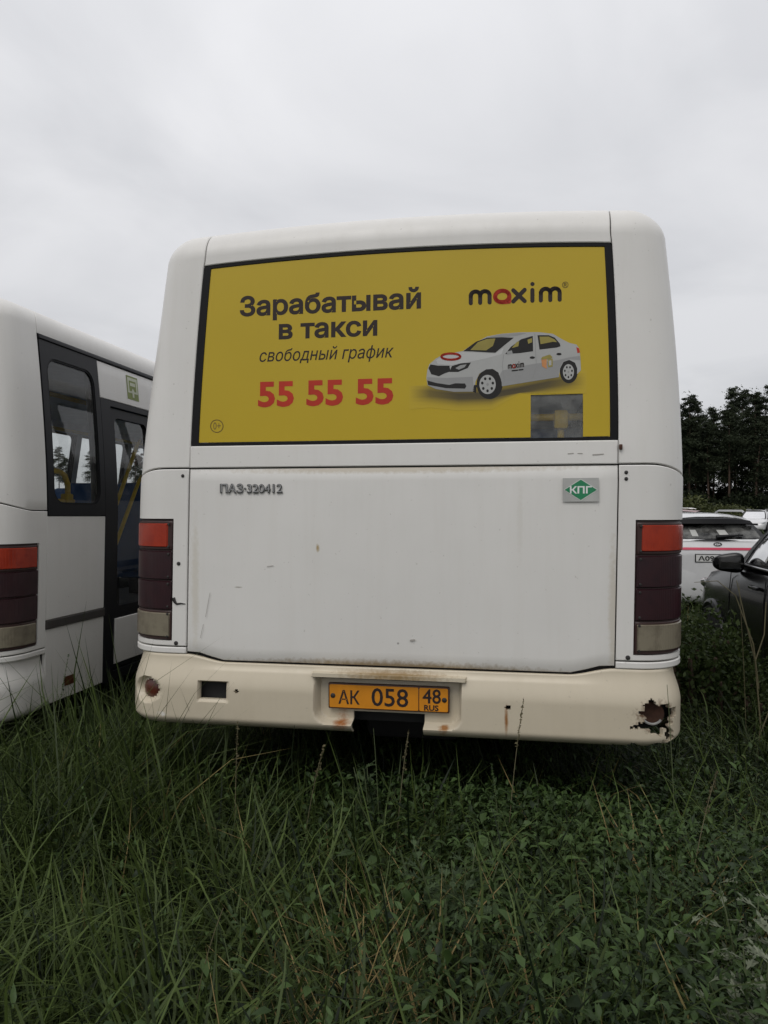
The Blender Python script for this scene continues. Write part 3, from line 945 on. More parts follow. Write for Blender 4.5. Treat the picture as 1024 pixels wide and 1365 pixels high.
# ---- badge, gas sticker, number plate
def hatch_text(name, body, pl, pr, hpx, ref, mat, off, bold, depth=0.004):
    return art_text(name, body, pl, pr, hpx, ref, mat, hatch, off, bold, 0, 1.0, depth)
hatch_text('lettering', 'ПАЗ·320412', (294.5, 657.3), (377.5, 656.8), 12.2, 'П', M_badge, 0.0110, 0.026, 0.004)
hatch_text('lettering', 'ПАЗ·320412', (295.8, 656.4), (376.6, 655.9), 10.6, 'П', M_chrome, 0.0125, -0.010, 0.002)
o = art_poly('gas_sticker', [(750, 637.5), (798, 637), (798.3, 668.5), (750.2, 669)], M_silver, hatch, 0.0105)
def diamond(k): cx, cy, a, b = 774, 653, 23.0 * k, 14.6 * k; return [(cx - a, cy), (cx, cy - b), (cx + a, cy), (cx, cy + b)]
art_poly('sticker_diamond', diamond(1.0), flat('sticker pale rim', (0.62, 0.64, 0.60), 0.4), hatch, 0.0112)
art_poly('sticker_diamond', diamond(0.93), M_green, hatch, 0.0118)
hatch_text('sticker_lettering', 'КПГ', (759.5, 657.8), (788.5, 657.3), 9.4, 'К', flat('sticker white', (0.7, 0.72, 0.70), 0.4), 0.0125, 0.03, 0.0)

def plate_pt(x, z, off):
    return (x, -0.008 - off, z)
def plate_geo(name, v2, f2, mat, parent, off, depth=0.0):
    n = len(v2); v = [plate_pt(x, z, off) for x, z in v2]; f = list(f2)
    return mesh_obj(name, v, f, mat, parent, False)
PX0, PX1, PZ0, PZ1 = -0.296, 0.247, 0.706, 0.820
g = Geo(); g.box(((PX0 + PX1) / 2, 0.002, (PZ0 + PZ1) / 2), (PX1 - PX0, 0.02, PZ1 - PZ0), 0.004)
plate = g.obj('number_plate', flat('plate edge brown', (0.06, 0.022, 0.012), 0.5), bus)
xs = PX0 + 0.411 / 0.543 * (PX1 - PX0) + 0.0
xs = PX0 + (560 - 438) / 162 * (PX1 - PX0)
for (a, b) in ((PX0 + 0.006, xs - 0.002), (xs + 0.002, PX1 - 0.006)):
    o2 = rrect(a, b, PZ0 + 0.006, PZ1 - 0.006, 0.006)
    plate_geo('plate_field', o2, tess(o2), M_plate, plate, 0.0012)
def plate_text(body, px0, px1, z0, h, ref, bold=0.02):
    x0 = PX0 + (px0 - 438) / 162 * (PX1 - PX0); x1 = PX0 + (px1 - 438) / 162 * (PX1 - PX0)
    v, f = fit_text(body, x0, x1, z0, h, ref, bold)
    plate_geo('lettering', v, f, flat('plate ink', (0.016, 0.010, 0.012), 0.5), plate, 0.0022)
plate_text('АК', 452, 481, 0.729, 0.062, 'А', 0.012)
plate_text('058', 497, 546, 0.727, 0.078, '8', 0.010)
plate_text('48', 565, 589, 0.748, 0.062, '8', 0.012)
plate_text('RUS', 567, 586, 0.716, 0.024, 'R', 0.03)
plate_text('+', 466.5 + 20, 491, 0.783, 0.014, '+', 0.0) if False else None
for px in (444.5, 593.5):
    x = PX0 + (px - 438) / 162 * (PX1 - PX0)
    g = Geo(); g.lathe([(0.011, 0.004), (0.011, -0.003), (0.006, -0.006)], (x, -0.008, 0.764), 'Y', 12); g.obj('bolt', M_screw, plate)

# ---- the printed advert on the film
T = -0.003 + 0.0006
art_text('lettering', 'Зарабатывай', (319.7, 420.8), (561.2, 410.6), 26.2, 'З', M_ink, film, T, 0.030)
art_text('lettering', 'в такси', (371.6, 451.4), (502.9, 446.6), 19.4, 'в', M_ink, film, T, 0.030)
art_text('lettering', 'свободный график', (345.9, 482.1), (524.8, 476.4), 12.4, 'в', M_ink, film, T, 0.004, 0.22)
art_text('lettering', '55 55 55', (343.8, 541.0), (524.3, 537.6), 32.3, '5', M_redink, film, T, 0.032)
Z1 = lambda x, y: (540 + x / 3.657, 360 + y / 3.657)
def zpoly(name, pts, mat, k): return art_poly(name, [Z1(*p) for p in pts], mat, film, T + 0.00035 * k)
def zstroke(name, strokes, w, mat, k, slope=0.0):
    V = []; Fc = []
    for pts, cl in strokes:
        v, f = stroke2d(pts, w, 8, cl); b = len(V)
        V += [plane_xz(*Z1(*p)) for p in v]; Fc += [tuple(i + b for i in q) for q in f]
    return art_geo(name, V, Fc, mat, film, T + 0.00035 * k)
def wordmark(x0, yb, sx, sy, w, slope, mats, k, which):
    """rounded letters m a x i m, unit box 1 high; x in letter units"""
    def P(x, y): return (x0 + x * sx, yb - y * sy + slope * x * sx)
    def mm(x):
        return [([P(x, 0), P(x, 0.66)] , False), ([P(x, 0.6)] + [P(*q) for q in arc(x + 0.29, 0.6, 0.29, 0.36, 180, 0, 10)] + [P(x + 0.58, 0)], False),
                ([P(x + 0.58, 0.6)] + [P(*q) for q in arc(x + 0.87, 0.6, 0.29, 0.36, 180, 0, 10)] + [P(x + 1.16, 0)], False)]
    if which != 'red':
        st = mm(0) + [([P(2.62, 0.0), P(3.32, 0.94)], False), ([P(2.62, 0.94), P(3.32, 0.0)], False), ([P(3.80, 0), P(3.80, 0.9)], False), ([P(3.80, 1.40), P(3.805, 1.40)], False)] + mm(4.32)
        zstroke('lettering', st, w, mats, k)
    else:
        st = [([P(*q) for q in arc(1.94, 0.46, 0.44, 0.48, -60, 290, 22)], False), ([P(2.30, 0.0), P(1.94, -0.02)], False), ([P(2.38, 0.46), P(2.36, 0.0)], False)]
        zstroke('lettering', st, w, mats, k)
wordmark(320, 162, 79, 58, 20, -0.040, M_ink, 0, 'ink')
wordmark(320, 162, 79, 58, 20, -0.040, M_redink, 1, 'red')
art_text('trademark', '®', (749.2, 384.2), (757.6, 383.9), 8.4, '®', M_ink, film, T, 0.0)
# age mark in its ring
v, f = stroke2d(arc(289, 568, 8.3, 8.3, 0, 360, 28), 1.1, 4); art_geo('age_mark', [plane_xz(*p) for p in v], f, M_ageink, film, T)
art_text('age_mark', '0+', (284.2, 572.5), (294, 572.3), 9.5, '0', M_ageink, film, T, 0.0)

# printed soft shadow under the pictured car
def soft_ink():
    m, n, l, b = new_mat('printed shade')
    at = n.new('ShaderNodeAttribute'); at.attribute_name = 'tint'
    l.new(mixc(n, l, at.outputs['Fac'], (0.475, 0.335, 0.004), (0.022, 0.015, 0.004)), b.inputs['Base Color'])
    b.inputs['Roughness'].default_value = 0.38; b.inputs['Coat Weight'].default_value = 0.12; b.inputs['Coat Roughness'].default_value = 0.08
    return m
v = []; f = []; tint = []
C0 = [(20, 600), (120, 590), (260, 605), (420, 600), (560, 575), (700, 545), (800, 530), (885, 520)]
rows = [(-34, 0.0), (-18, 0.6), (0, 0.95), (24, 0.9), (42, 0.5), (60, 0.16), (80, 0.0)]
for i, (x, y) in enumerate(C0):
    e = (0.0, 0.8, 1.0, 1.0, 1.0, 0.95, 0.75, 0.0)[i]
    for dy, tv in rows: v.append(rear(*plane_xz(*Z1(x, y + dy if x < 500 else min(y + dy, 598 + 0.06 * (dy - 24)))), T)); tint.append(tv * e)
nr = len(rows)
for i in range(len(C0) - 1):
    for j in range(nr - 1): f.append((i * nr + j, i * nr + j + 1, (i + 1) * nr + j + 1, (i + 1) * nr + j))
o = mesh_obj('car_picture', v, f, soft_ink(), film, True)
a = o.data.attributes.new('tint', 'FLOAT', 'POINT'); a.data.foreach_set('value', tint)
def ell(cx, cy, rx, ry, n=28, a0=0, a1=360): return arc(cx, cy, rx, ry, a0, a1, n)[:-1] if a1 - a0 == 360 else arc(cx, cy, rx, ry, a0, a1, n)
# wheels dark under body, body, glass, details
zpoly('car_picture', ell(412, 555, 64, 74), M_blackink, 1)
zpoly('car_picture', ell(798, 494, 44, 58), M_blackink, 1)
zpoly('car_picture', [(104, 525), (108, 490), (118, 460), (150, 432), (190, 410), (280, 396), (335, 358), (400, 324), (470, 311), (560, 304), (650, 303), (720, 311), (765, 338), (800, 355), (836, 364), (850, 385), (855, 440), (857, 488), (838, 508), (839, 480), (828, 452), (800, 438), (772, 448), (755, 480), (750, 522), (600, 546), (472, 567), (470, 540), (455, 500), (428, 482), (395, 484), (362, 505), (343, 545), (338, 592), (240, 594), (150, 580), (110, 562)], M_whiteink, 2)
zpoly('car_picture', [(108, 528), (200, 548), (330, 545), (338, 592), (240, 594), (150, 580), (110, 562)], M_greyink, 2.6) if False else None
zpoly('car_picture', [(472, 555), (600, 533), (750, 508), (750, 522), (600, 546), (472, 567)], M_greyink, 3)
M_palebody = flat('car picture pale', (0.46, 0.46, 0.45), 0.45, var=0.04)
M_midbody = flat('car picture mid grey', (0.27, 0.27, 0.265), 0.45, var=0.04)
zpoly('car_picture', [(150, 440), (190, 414), (280, 400), (340, 402), (438, 407), (480, 380), (470, 410), (400, 430), (320, 446), (225, 464), (160, 458)], M_palebody, 2.5)
zpoly('car_picture', [(474, 490), (600, 462), (740, 440), (800, 425), (852, 418), (855, 440), (800, 436), (770, 446), (752, 482), (748, 508), (600, 533), (472, 555), (462, 510)], M_midbody, 2.5)
zpoly('car_picture', [(108, 522), (200, 526), (330, 520), (336, 590), (240, 594), (150, 580), (110, 562)], M_midbody, 2.5)
zpoly('car_picture', [(392, 330), (470, 313), (560, 306), (590, 309), (540, 322), (470, 328)], M_greyink, 3)
zpoly('car_picture', [(283, 396), (345, 350), (398, 331), (470, 328), (530, 330), (480, 370), (440, 403), (405, 402), (330, 397)], M_blackink, 3)
zpoly('car_picture', [(318, 390), (355, 352), (400, 336), (440, 334), (428, 370), (395, 392)], M_yellink, 4)
zpoly('car_picture', [(488, 410), (515, 375), (565, 338), (622, 321), (624, 396), (560, 405)], M_blackink, 3)
zpoly('car_picture', [(520, 380), (545, 350), (556, 348), (552, 372), (530, 378)], M_yellink, 4)
zpoly('car_picture', [(596, 340), (618, 332), (619, 352), (600, 360)], M_yellink, 4)
zpoly('car_picture', [(645, 318), (700, 318), (730, 330), (755, 360), (757, 372), (740, 378), (655, 388)], M_blackink, 3)
zpoly('car_picture', [(655, 325), (700, 325), (728, 338), (740, 352), (720, 350), (660, 362)], M_yellink, 4)
zpoly('car_picture', [(495, 398), (520, 392), (525, 408), (498, 412)], M_greyink, 4)
zpoly('car_picture', [(216, 497), (228, 468), (270, 455), (321, 451), (305, 478), (258, 497)], M_blackink, 3)
zpoly('car_picture', [(245, 478), (270, 464), (300, 460), (290, 474), (262, 486)], M_greyink, 4)
zpoly('car_picture', [(114, 478), (124, 460), (160, 466), (216, 466), (222, 494), (190, 505), (165, 518), (128, 508)], M_blackink, 3)
zpoly('car_picture', [(108, 538), (150, 550), (215, 560), (245, 552), (292, 553), (299, 566), (292, 578), (200, 576), (112, 560)], M_blackink, 3)
zpoly('car_picture', [(336, 560), (330, 592), (345, 600), (350, 560)], M_blackink, 2.5)
for (cx, cy, rx, ry) in ((402, 558, 40, 47), (796, 497, 27, 38)):
    zpoly('car_picture', ell(cx, cy, rx, ry), M_whiteink, 4)
    for k in range(7):
        q = math.radians(90 + k * 360 / 7)
        zpoly('car_picture', ell(cx + rx * 0.66 * math.cos(q), cy + ry * 0.66 * math.sin(q), rx * 0.16, ry * 0.16, 8), M_blackink, 5)
    zpoly('car_picture', ell(cx, cy, rx * 0.16, ry * 0.16, 10), M_greyink, 5)
zstroke('car_picture', [(ell(223, 422, 46, 15, 26), True)], 11, M_redink, 5)
zpoly('car_picture', [(834, 376), (848, 382), (852, 402), (840, 405)], M_redink, 4)
zstroke('car_picture', [([(632, 312), (636, 400), (640, 470), (622, 530)], False)], 2.5, M_greyink, 4)
zstroke('car_picture', [([(480, 412), (474, 470), (486, 548)], False)], 2.5, M_greyink, 4)
for (x, y) in ((620, 427), (750, 410)): zpoly('car_picture', ell(x, y, 13, 6, 12), M_blackink, 4)
wordmark(503, 480, 13.6, 18, 5.0, -0.12, M_ink, 5, 'ink'); wordmark(503, 480, 13.6, 18, 5.0, -0.12, M_redink, 6, 'red')
zstroke('car_picture', [([(522, 491), (548, 488)], False), ([(555, 487), (574, 485)], False)], 6, M_blackink, 5)
zpoly('car_picture', [(662, 436), (668, 424), (705, 412), (718, 424), (712, 432)], M_yellink, 5)
zpoly('car_picture', [(664, 438), (690, 434), (690, 482), (668, 470)], M_orangeink, 5)
zpoly('car_picture', [(694, 436), (719, 432), (719, 470), (698, 474)], M_yellink, 5)
zpoly('car_picture', [(699, 442), (713, 440), (713, 464), (702, 466)], M_whiteink, 6)

# scratches and chips on the sill and the hatch
def scratch(pts, w, par, off=0.0098):
    v, f = stroke2d([plane_xz(*p) for p in pts], w, 4); art_geo('scratch', v, f, flat('scratch', (0.34, 0.32, 0.29), 0.7), par, off)
sill = [o for o in bus.children if o.name.startswith('sill_panel')][0]
scratch([(757, 605), (764, 604.4)], 0.0035, sill, 0.0105); scratch([(770, 604.6), (776, 604.8)], 0.003, sill, 0.0105); scratch([(790, 606.5), (804, 605.5)], 0.0045, sill, 0.0105)
scratch([(275, 822), (279, 800), (281, 790)], 0.0022, hatch, 0.009); scratch([(268, 850), (272, 832)], 0.002, hatch, 0.009)
scratch([(357, 755), (365, 754)], 0.003, hatch, 0.0095); scratch([(548, 853.5), (553, 853)], 0.008, hatch, 0.0095)
g = Geo(); P = rear(*plane_xz(827, 596), 0.012); g.box(P, (0.014, 0.012, 0.022), 0.003); g.obj('latch', M_rust, bus)
left_bus, lh, lb_, lw = build_bus(False)
# stop sticker over the side door of the left bus: pale square, green bus and arrow
dh = [o for o in left_bus.children if o.name.startswith('door_header')][0]
us0 = US + 0.985
def sp(pts): return [(us0 + x * 0.16, 2.515 + y * 0.165) for x, y in pts]
M_pale = flat('sticker pale green', (0.50, 0.52, 0.40), 0.5)
patch('stop_sticker', sp([(0, 0), (1, 0), (1, 1), (0, 1)]), S, M_olive, dh, 0.0055)
patch('stop_sticker', sp([(0.07, 0.28), (0.93, 0.28), (0.93, 0.93), (0.07, 0.93)]), S, M_pale, dh, 0.0062)
patch('stop_sticker', sp([(0.2, 0.36), (0.8, 0.36), (0.8, 0.80), (0.2, 0.80)]), S, M_olive, dh, 0.0069)
patch('stop_sticker', sp([(0.27, 0.58), (0.73, 0.58), (0.73, 0.72), (0.27, 0.72)]), S, M_pale, dh, 0.0076)
patch('stop_sticker', sp([(0.42, 0.10), (0.58, 0.10), (0.58, 0.30), (0.68, 0.30), (0.5, 0.50), (0.32, 0.30), (0.42, 0.30)]), S, M_pale, dh, 0.0076)
sk = [o for o in left_bus.children if o.name.startswith('skirt_panel')]
for o in sk:
    if sum(v.co.x for v in o.data.vertices) > 0 and min(v.co.y for v in o.data.vertices) < 0.5:
        patch('side_reflector', rrect(US + 0.19, US + 0.29, 0.70, 0.755, 0.006), S, M_refl, o, 0.0065)
        break
# ------------------------------------------------------------------ ground
def ground_mat():
    m, n, l, b = new_mat('field soil and turf')
    f = noise(n, l, 0.6, 8, 0.65, 'Object')
    l.new(ramp(n, l, f, [(0.3, (0.012, 0.014, 0.007)), (0.6, (0.022, 0.028, 0.011)), (0.8, (0.04, 0.04, 0.018))]), b.inputs['Base Color'])
    b.inputs['Roughness'].default_value = 0.95; b.inputs['Specular IOR Level'].default_value = 0.1
    return m
v = []; f = []
gx = [-1500, -400, -120, -50, -25, -12, -6, -3, 0, 3, 6, 12, 25, 50, 120, 400, 1500]
gy = [-1500, -400, -100, -30, -10, -3, 0, 3, 6, 10, 16, 25, 40, 60, 90, 130, 180, 300, 600, 1500]
for y in gy:
    for x in gx:
        v.append((x, y, -0.14 * sstep((-1.6 - x) / 1.2) if abs(x) < 60 and abs(y) < 60 else (-0.14 if x < -1.6 else 0.0) * (1 if abs(y) < 60 else 0)))
nx = len(gx)
for j in range(len(gy) - 1):
    for i in range(nx - 1): f.append((j * nx + i, j * nx + i + 1, (j + 1) * nx + i + 1, (j + 1) * nx + i))
tag(mesh_obj('ground', v, f, ground_mat(), None, True), kind='structure')
def gz(x): return -0.14 * np.clip((-1.6 - x) / 1.4, 0, 1)

# ------------------------------------------------------------------ cars
M_cwhite = flat('white car paint', (0.62, 0.62, 0.62), 0.25, coat=0.6, var=0.03)
M_cblack = flat('black car paint', (0.003, 0.003, 0.0035), 0.22, coat=0.2, var=0.1, spec=0.35)
M_cred = flat('dark red car paint', (0.16, 0.02, 0.016), 0.3, coat=0.5, var=0.1)
M_pink = flat('red light bar', (0.52, 0.02, 0.07), 0.3)
M_ctrim = flat('car trim black', (0.006, 0.006, 0.007), 0.35, var=0.1, spec=0.3)
M_lampg = flat('clear headlamp', (0.45, 0.46, 0.47), 0.12, coat=0.6)
M_cplate = flat('white number plate', (0.6, 0.6, 0.58), 0.4)

def interp(tab, y):
    for (a, b) in zip(tab, tab[1:]):
        if y <= b[0]:
            k = sstep((y - a[0]) / (b[0] - a[0])) if b[0] > a[0] else 0
            k = (y - a[0]) / (b[0] - a[0]) if b[0] > a[0] else 0
            return [p + (q - p) * k for p, q in zip(a[1:], b[1:])]
    return tab[-1][1:]

def build_car(name, label, loc, yaw, paint, L=4.45, H=1.53, belt=0.98, W=0.91, hood=0.92, wagon=True, glass=M_carglass, zsc=1.0, group=None):
    root = thing(name, label, 'car', loc, (0, 0, yaw), group)
    # lower body: (y, top z, bottom z, half width)
    tab = [(0.0, 0.66, 0.36, 0.66), (0.03, belt - 0.18, 0.30, 0.78), (0.07, belt - 0.04, 0.26, 0.83), (0.14, belt, 0.24, W - 0.04), (0.55, belt + 0.0, 0.22, W), (2.0, belt - 0.01, 0.20, W), (L - 1.45, belt - 0.04, 0.20, W),
           (L - 1.2, hood + 0.02, 0.20, W), (L - 0.6, hood - 0.05, 0.21, W - 0.01), (L - 0.25, hood - 0.13, 0.22, W - 0.07), (L - 0.07, hood - 0.26, 0.26, W - 0.17), (L, hood - 0.42, 0.34, W - 0.30)]
    ys = [0.0, 0.03, 0.07, 0.11, 0.14, 0.25, 0.55, 0.9, 1.4, 2.0, 2.6, L - 1.45, L - 1.2, L - 0.9, L - 0.6, L - 0.4, L - 0.25, L - 0.15, L - 0.07, L - 0.03, L]
    v = []; f = []
    for y in ys:
        zt, zb, w = interp(tab, y)
        h = zt - zb
        sec = [(0.0, zb), (w * 0.8, zb), (w * 0.95, zb + h * 0.10), (w * 0.985, zb + h * 0.3), (w, zb + h * 0.55), (w * 0.992, zb + h * 0.74), (w * 0.972, zb + h * 0.90), (w * 0.93, zb + h * 0.975), (w * 0.86, zt), (w * 0.5, zt + 0.025), (0, zt + 0.035)]
        full = sec + [(-x, z) for x, z in sec[-2:0:-1]]
        v += [(x, y, z) for x, z in full]
    n = len(full)
    for i in range(len(ys) - 1):
        for k in range(n): f.append((i * n + k, i * n + (k + 1) % n, (i + 1) * n + (k + 1) % n, (i + 1) * n + k))
    f.append(tuple(range(n))); f.append(tuple(range((len(ys) - 1) * n, len(ys) * n)))
    mesh_obj('car_body', v, f, paint, root, True, 40, True)
    # greenhouse: ruled between the belt line and the roof edge, q from the tailgate (0) to the windscreen (1)
    yb0, yb1 = (0.14, L - 1.22) if wagon else (0.75, L - 1.22)
    yr0, yr1 = (0.52, L - 2.05) if wagon else (1.25, L - 2.05)
    wb, wr = W - 0.075, W - 0.27
    def roofz(q): return H - 0.05 - 0.06 * (abs(q - 0.55) / 0.55) ** 2.2
    def G(q, s, side, off=0.0):
        e = 1 - 0.10 * abs(2 * q - 1) ** 4
        b = Vector((wb * e, yb0 + (yb1 - yb0) * q, belt - 0.015)); r = Vector((wr * e, yr0 + (yr1 - yr0) * q, roofz(q)))
        p = b.lerp(r, s); p.x += 0.035 * math.sin(math.pi * s)
        p.x += off
        return (p.x * side, p.y, p.z)
    def E(end, x, s, off=0.0):       # rear (0) or front (1) face, x in -1..1
        a = Vector(G(end, s, 1)); bow = (0.10 + 0.05 * s) * (1 - x * x) * (-1 if end == 0 else 1)
        return (a.x * x, a.y + bow + off * (-1 if end == 0 else 1), a.z + off * 0.5)
    v = []; f = []
    qs = [k / 16 for k in range(17)]; ss = [k / 6 for k in range(7)]
    for sd in (-1, 1):
        b0 = len(v)
        for q in qs:
            for s in ss: v.append(G(q, s, sd))
        for i in range(16):
            for j in range(6): f.append((b0 + i * 7 + j, b0 + i * 7 + j + 1, b0 + (i + 1) * 7 + j + 1, b0 + (i + 1) * 7 + j))
    xs = [-1 + k / 6 for k in range(13)]
    for end in (0, 1):
        b0 = len(v)
        for x in xs:
            for s in ss: v.append(E(end, x, s))
        for i in range(12):
            for j in range(6): f.append((b0 + i * 7 + j, b0 + i * 7 + j + 1, b0 + (i + 1) * 7 + j + 1, b0 + (i + 1) * 7 + j))
    mesh_obj('cabin', v, f, M_ctrim, root, True, 40, True)
    v = []; f = []
    for i, q in enumerate(qs):
        for x in xs:
            a = Vector(G(q, 1, 1)); k = 1 - x * x
            yy = a.y + (-0.15 * k if i == 0 else 0) + (0.15 * k if i == 16 else 0)
            v.append((a.x * x * 1.012, yy, a.z + 0.055 * (1 - abs(x) ** 3.0)))
    for i in range(16):
        for j in range(12): f.append((i * 13 + j, i * 13 + j + 1, (i + 1) * 13 + j + 1, (i + 1) * 13 + j))
    rf = mesh_obj('car_roof', v, f, paint, root, True, 40, True)
    # windows
    def win(nm, fn, u0, u1, v0, v1, mat, off=0.004, skew=0.0):
        us_ = [u0 + (u1 - u0) * k / 8 for k in range(9)]; vs_ = [v0 + (v1 - v0) * k / 4 for k in range(5)]
        vv = [fn(u, t, off) for t in vs_ for u in us_]
        return mesh_obj(nm, vv, [(j * 9 + i, j * 9 + i + 1, (j + 1) * 9 + i + 1, (j + 1) * 9 + i) for j in range(4) for i in range(8)], mat, root, True, 40, False)
    for sd in (-1, 1):
        for (a, b) in ((0.10, 0.30), (0.33, 0.58), (0.61, 0.88)) if wagon else ((0.10, 0.46), (0.50, 0.86)):
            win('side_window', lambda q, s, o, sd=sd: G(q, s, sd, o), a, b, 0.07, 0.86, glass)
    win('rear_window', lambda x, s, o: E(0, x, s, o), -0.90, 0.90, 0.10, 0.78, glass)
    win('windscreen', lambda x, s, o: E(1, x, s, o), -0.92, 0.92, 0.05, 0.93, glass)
    # painted pillars and door sill lines
    for sd in (-1, 1):
        for q in (0.955,):
            win('pillar', lambda a, s, o, sd=sd: G(a, s, sd, o), q - 0.035, q + 0.045, 0.0, 1.0, paint, 0.006)
        g = Geo(); g.tube([G(q, 0.03, sd, 0.012) for q in [0.08 + 0.84 * k / 10 for k in range(11)]], 0.009, 6); g.obj('window_trim', M_chrome, root)
        g = Geo()
        P = Vector(G(0.90, 0.06, sd)); m = Matrix.Rotation(sd * 0.12, 4, 'Z')
        bm = bmesh.new(); bmesh.ops.create_uvsphere(bm, u_segments=24, v_segments=16, radius=1)
        for q in bm.verts:
            c = q.co.copy(); pw = 0.62
            c = Vector([math.copysign(abs(t) ** pw, t) for t in c])
            k = 0.5 + 0.5 * c.x * sd                       # 0 at the door, 1 at the outer end
            c.z = c.z * (0.098 - 0.022 * k) - (0.02 * k if c.z > 0 else -0.012 * k); c.y *= (0.085 if c.y > 0 else 0.045) * (1 - 0.25 * k); c.x *= 0.125
            q.co = m @ c
        vs_ = [(q.co.x + P.x + sd * 0.15, q.co.y + P.y, q.co.z + P.z + 0.0) for q in bm.verts]; bm.verts.index_update()
        g.add(vs_, [[q.index for q in ff.verts] for ff in bm.faces]); bm.free()
        mir = g.obj('mirror', paint if name != 'parked_car' else paint, root)
        g = Geo(); g.tube([(P.x - sd * 0.02, P.y, P.z - 0.02), (P.x + sd * 0.10, P.y, P.z - 0.03)], 0.022, 8); g.obj('mirror_arm', M_ctrim, mir)
        g = Geo(); g.box((P.x + sd * 0.15, P.y - 0.052, P.z + 0.0), (0.17, 0.008, 0.10), 0.003, M=m); g.obj('mirror_glass', M_darkglass, mir)
        for yy in (1.35, 2.35): 
            g = Geo(); g.box((sd * (W + 0.004), yy, belt - 0.14), (0.03, 0.20, 0.028), 0.008); g.obj('door_handle', paint, root)
        for yy in (1.15, 2.15, 3.05):
            g = Geo(); g.tube([(sd * (W * 0.974 + 0.001), yy, belt - 0.07), (sd * (W * 0.995), yy, belt - 0.25), (sd * (W + 0.001), yy, 0.6), (sd * (W * 0.985), yy, 0.38)], 0.004, 4); g.obj('door_gap', M_ctrim, root)
        g = Geo(); g.tube([(sd * 0.56, yr0 + 0.1, H + 0.005), (sd * 0.575, yr0 + 0.25, H + 0.035), (sd * 0.575, yr1 - 0.25, H + 0.035), (sd * 0.56, yr1 - 0.1, H + 0.0)], 0.016, 8); g.obj('roof_rail', M_chrome, root)
        # lamps
        g = Geo(); g.tube([(sd * 0.50, 0.045, belt - 0.16), (sd * 0.72, 0.06, belt - 0.15), (sd * 0.83, 0.16, belt - 0.13), (sd * 0.885, 0.36, belt - 0.10)], [0.03, 0.045, 0.05, 0.02], 8); g.obj('tail_light', M_lred if wagon is False else M_pink, root)
        g = Geo(); g.tube([(sd * 0.50, L - 0.10, hood - 0.27), (sd * 0.68, L - 0.12, hood - 0.25), (sd * 0.82, L - 0.26, hood - 0.20), (sd * 0.86, L - 0.45, hood - 0.17)], [0.03, 0.055, 0.05, 0.02], 8); g.obj('headlight', M_lampg, root)
        for yy in (0.85, L - 0.92):
            make_wheel(root, sd * (W - 0.10), yy, 0.335, 0.22, sd)
            g = Geo(); g.tube([(sd * (W - 0.002), yy + 0.40 * math.cos(a), 0.335 + 0.40 * math.sin(a)) for a in [math.radians(-15 + 210 * k / 16) for k in range(17)]], 0.035, 8); g.obj('wheel_arch', M_ctrim, root)
            g = Geo(); g.lathe([(0.39, -0.02), (0.39, 0.004 )], (sd * (W - 0.0), yy, 0.335), 'X', 28); g.obj('wheel_well', M_dark, root)
    g = Geo(); g.box((0, L - 0.03, hood - 0.33), (0.95, 0.05, 0.14), 0.02); g.obj('grille', M_ctrim, root)
    return root, E, G

# white wagon, rear towards us
wx, wy = (955 - CX) / F * 11.4, 11.4
kroot, KE, KG = build_car('parked_car', 'white hatchback with black roof spoiler seen from behind, right beside the white bus', (wx, wy, -0.05), -math.radians(9), M_cwhite, L=4.4, H=1.58, belt=1.19, W=0.91, glass=glass_mat('sky toned glass', (0.3, 0.3, 0.3), 0.05, 0.28))  # glass carries a grey tone that paints in reflected sky
v = []; f = []
sx = [-1 + k / 8 for k in range(17)]
for x in sx:
    for (s, o, dz) in ((1.0, -0.10, 0.052), (1.0, 0.17, 0.030), (0.88, 0.16, 0.0), (0.78, 0.03, 0.01)):
        p = KE(0, x * 0.985, s, 0); v.append((p[0], p[1] - o, p[2] + dz * (1 - abs(x) ** 3) + (0 if dz else -0.01)))
for i in range(16):
    for j in range(3): f.append((i * 4 + j, i * 4 + j + 1, (i + 1) * 4 + j + 1, (i + 1) * 4 + j))
mesh_obj('spoiler', v, f, M_rubber, kroot, True, 40, True)
def tg(x, z, o=0.0):     # tailgate surface below the rear window
    b = 0.035 + 0.11 * max(0, (z - 1.02)) ** 1.0
    return (x, -0.004 + 0.05 * x * x + (0.02 if z < 1.02 else 0.02 + (z - 1.02) * 0.45) - o, z)
slab('tailgate', [-0.74 + 1.48 * k / 12 for k in range(13)], [0.62, 0.70, 0.78, 0.86, 0.95, 1.02, 1.09, 1.16, 1.195], tg, M_cwhite, kroot, 0.02)
slab('tailgate_edge', [-0.74 + 1.48 * k / 12 for k in range(13)], [1.165, 1.195], tg, flat('bright trim', (0.75, 0.75, 0.75), 0.3), kroot, 0.03)
slab('light_bar', [-0.82 + 1.64 * k / 12 for k in range(13)], [1.04, 1.075], tg, M_pink, kroot, 0.032)
o = mesh_obj('emblem', [tg(x, z, 0.026) for x, z in ell(0.03, 1.122, 0.062, 0.030, 24)], tess(ell(0.03, 1.122, 0.062, 0.030, 24)), M_ctrim, kroot, False)
v, f = fit_text('KIA', -0.01, 0.07, 1.108, 0.028, 'K', 0.03); mesh_obj('lettering', [tg(x, z, 0.028) for x, z in v], f, M_chrome, kroot, False)
def rect(x0, x1, z0, z1): return [(x0, z0), (x1, z0), (x1, z1), (x0, z1)]
np_ = mesh_obj('number_plate', [tg(x, z, 0.028) for x, z in rect(-0.30, 0.24, 0.855, 0.98)], [(0, 1, 2, 3)], M_ctrim, kroot, False)
mesh_obj('plate_field', [tg(x, z, 0.030) for x, z in rect(-0.285, 0.225, 0.867, 0.968)], [(0, 1, 2, 3)], M_cplate, np_, False)
v, f = fit_text('А099', -0.255, 0.04, 0.883, 0.068, '9', 0.02); mesh_obj('lettering', [tg(x, z, 0.032) for x, z in v], f, M_blackink, np_, False)
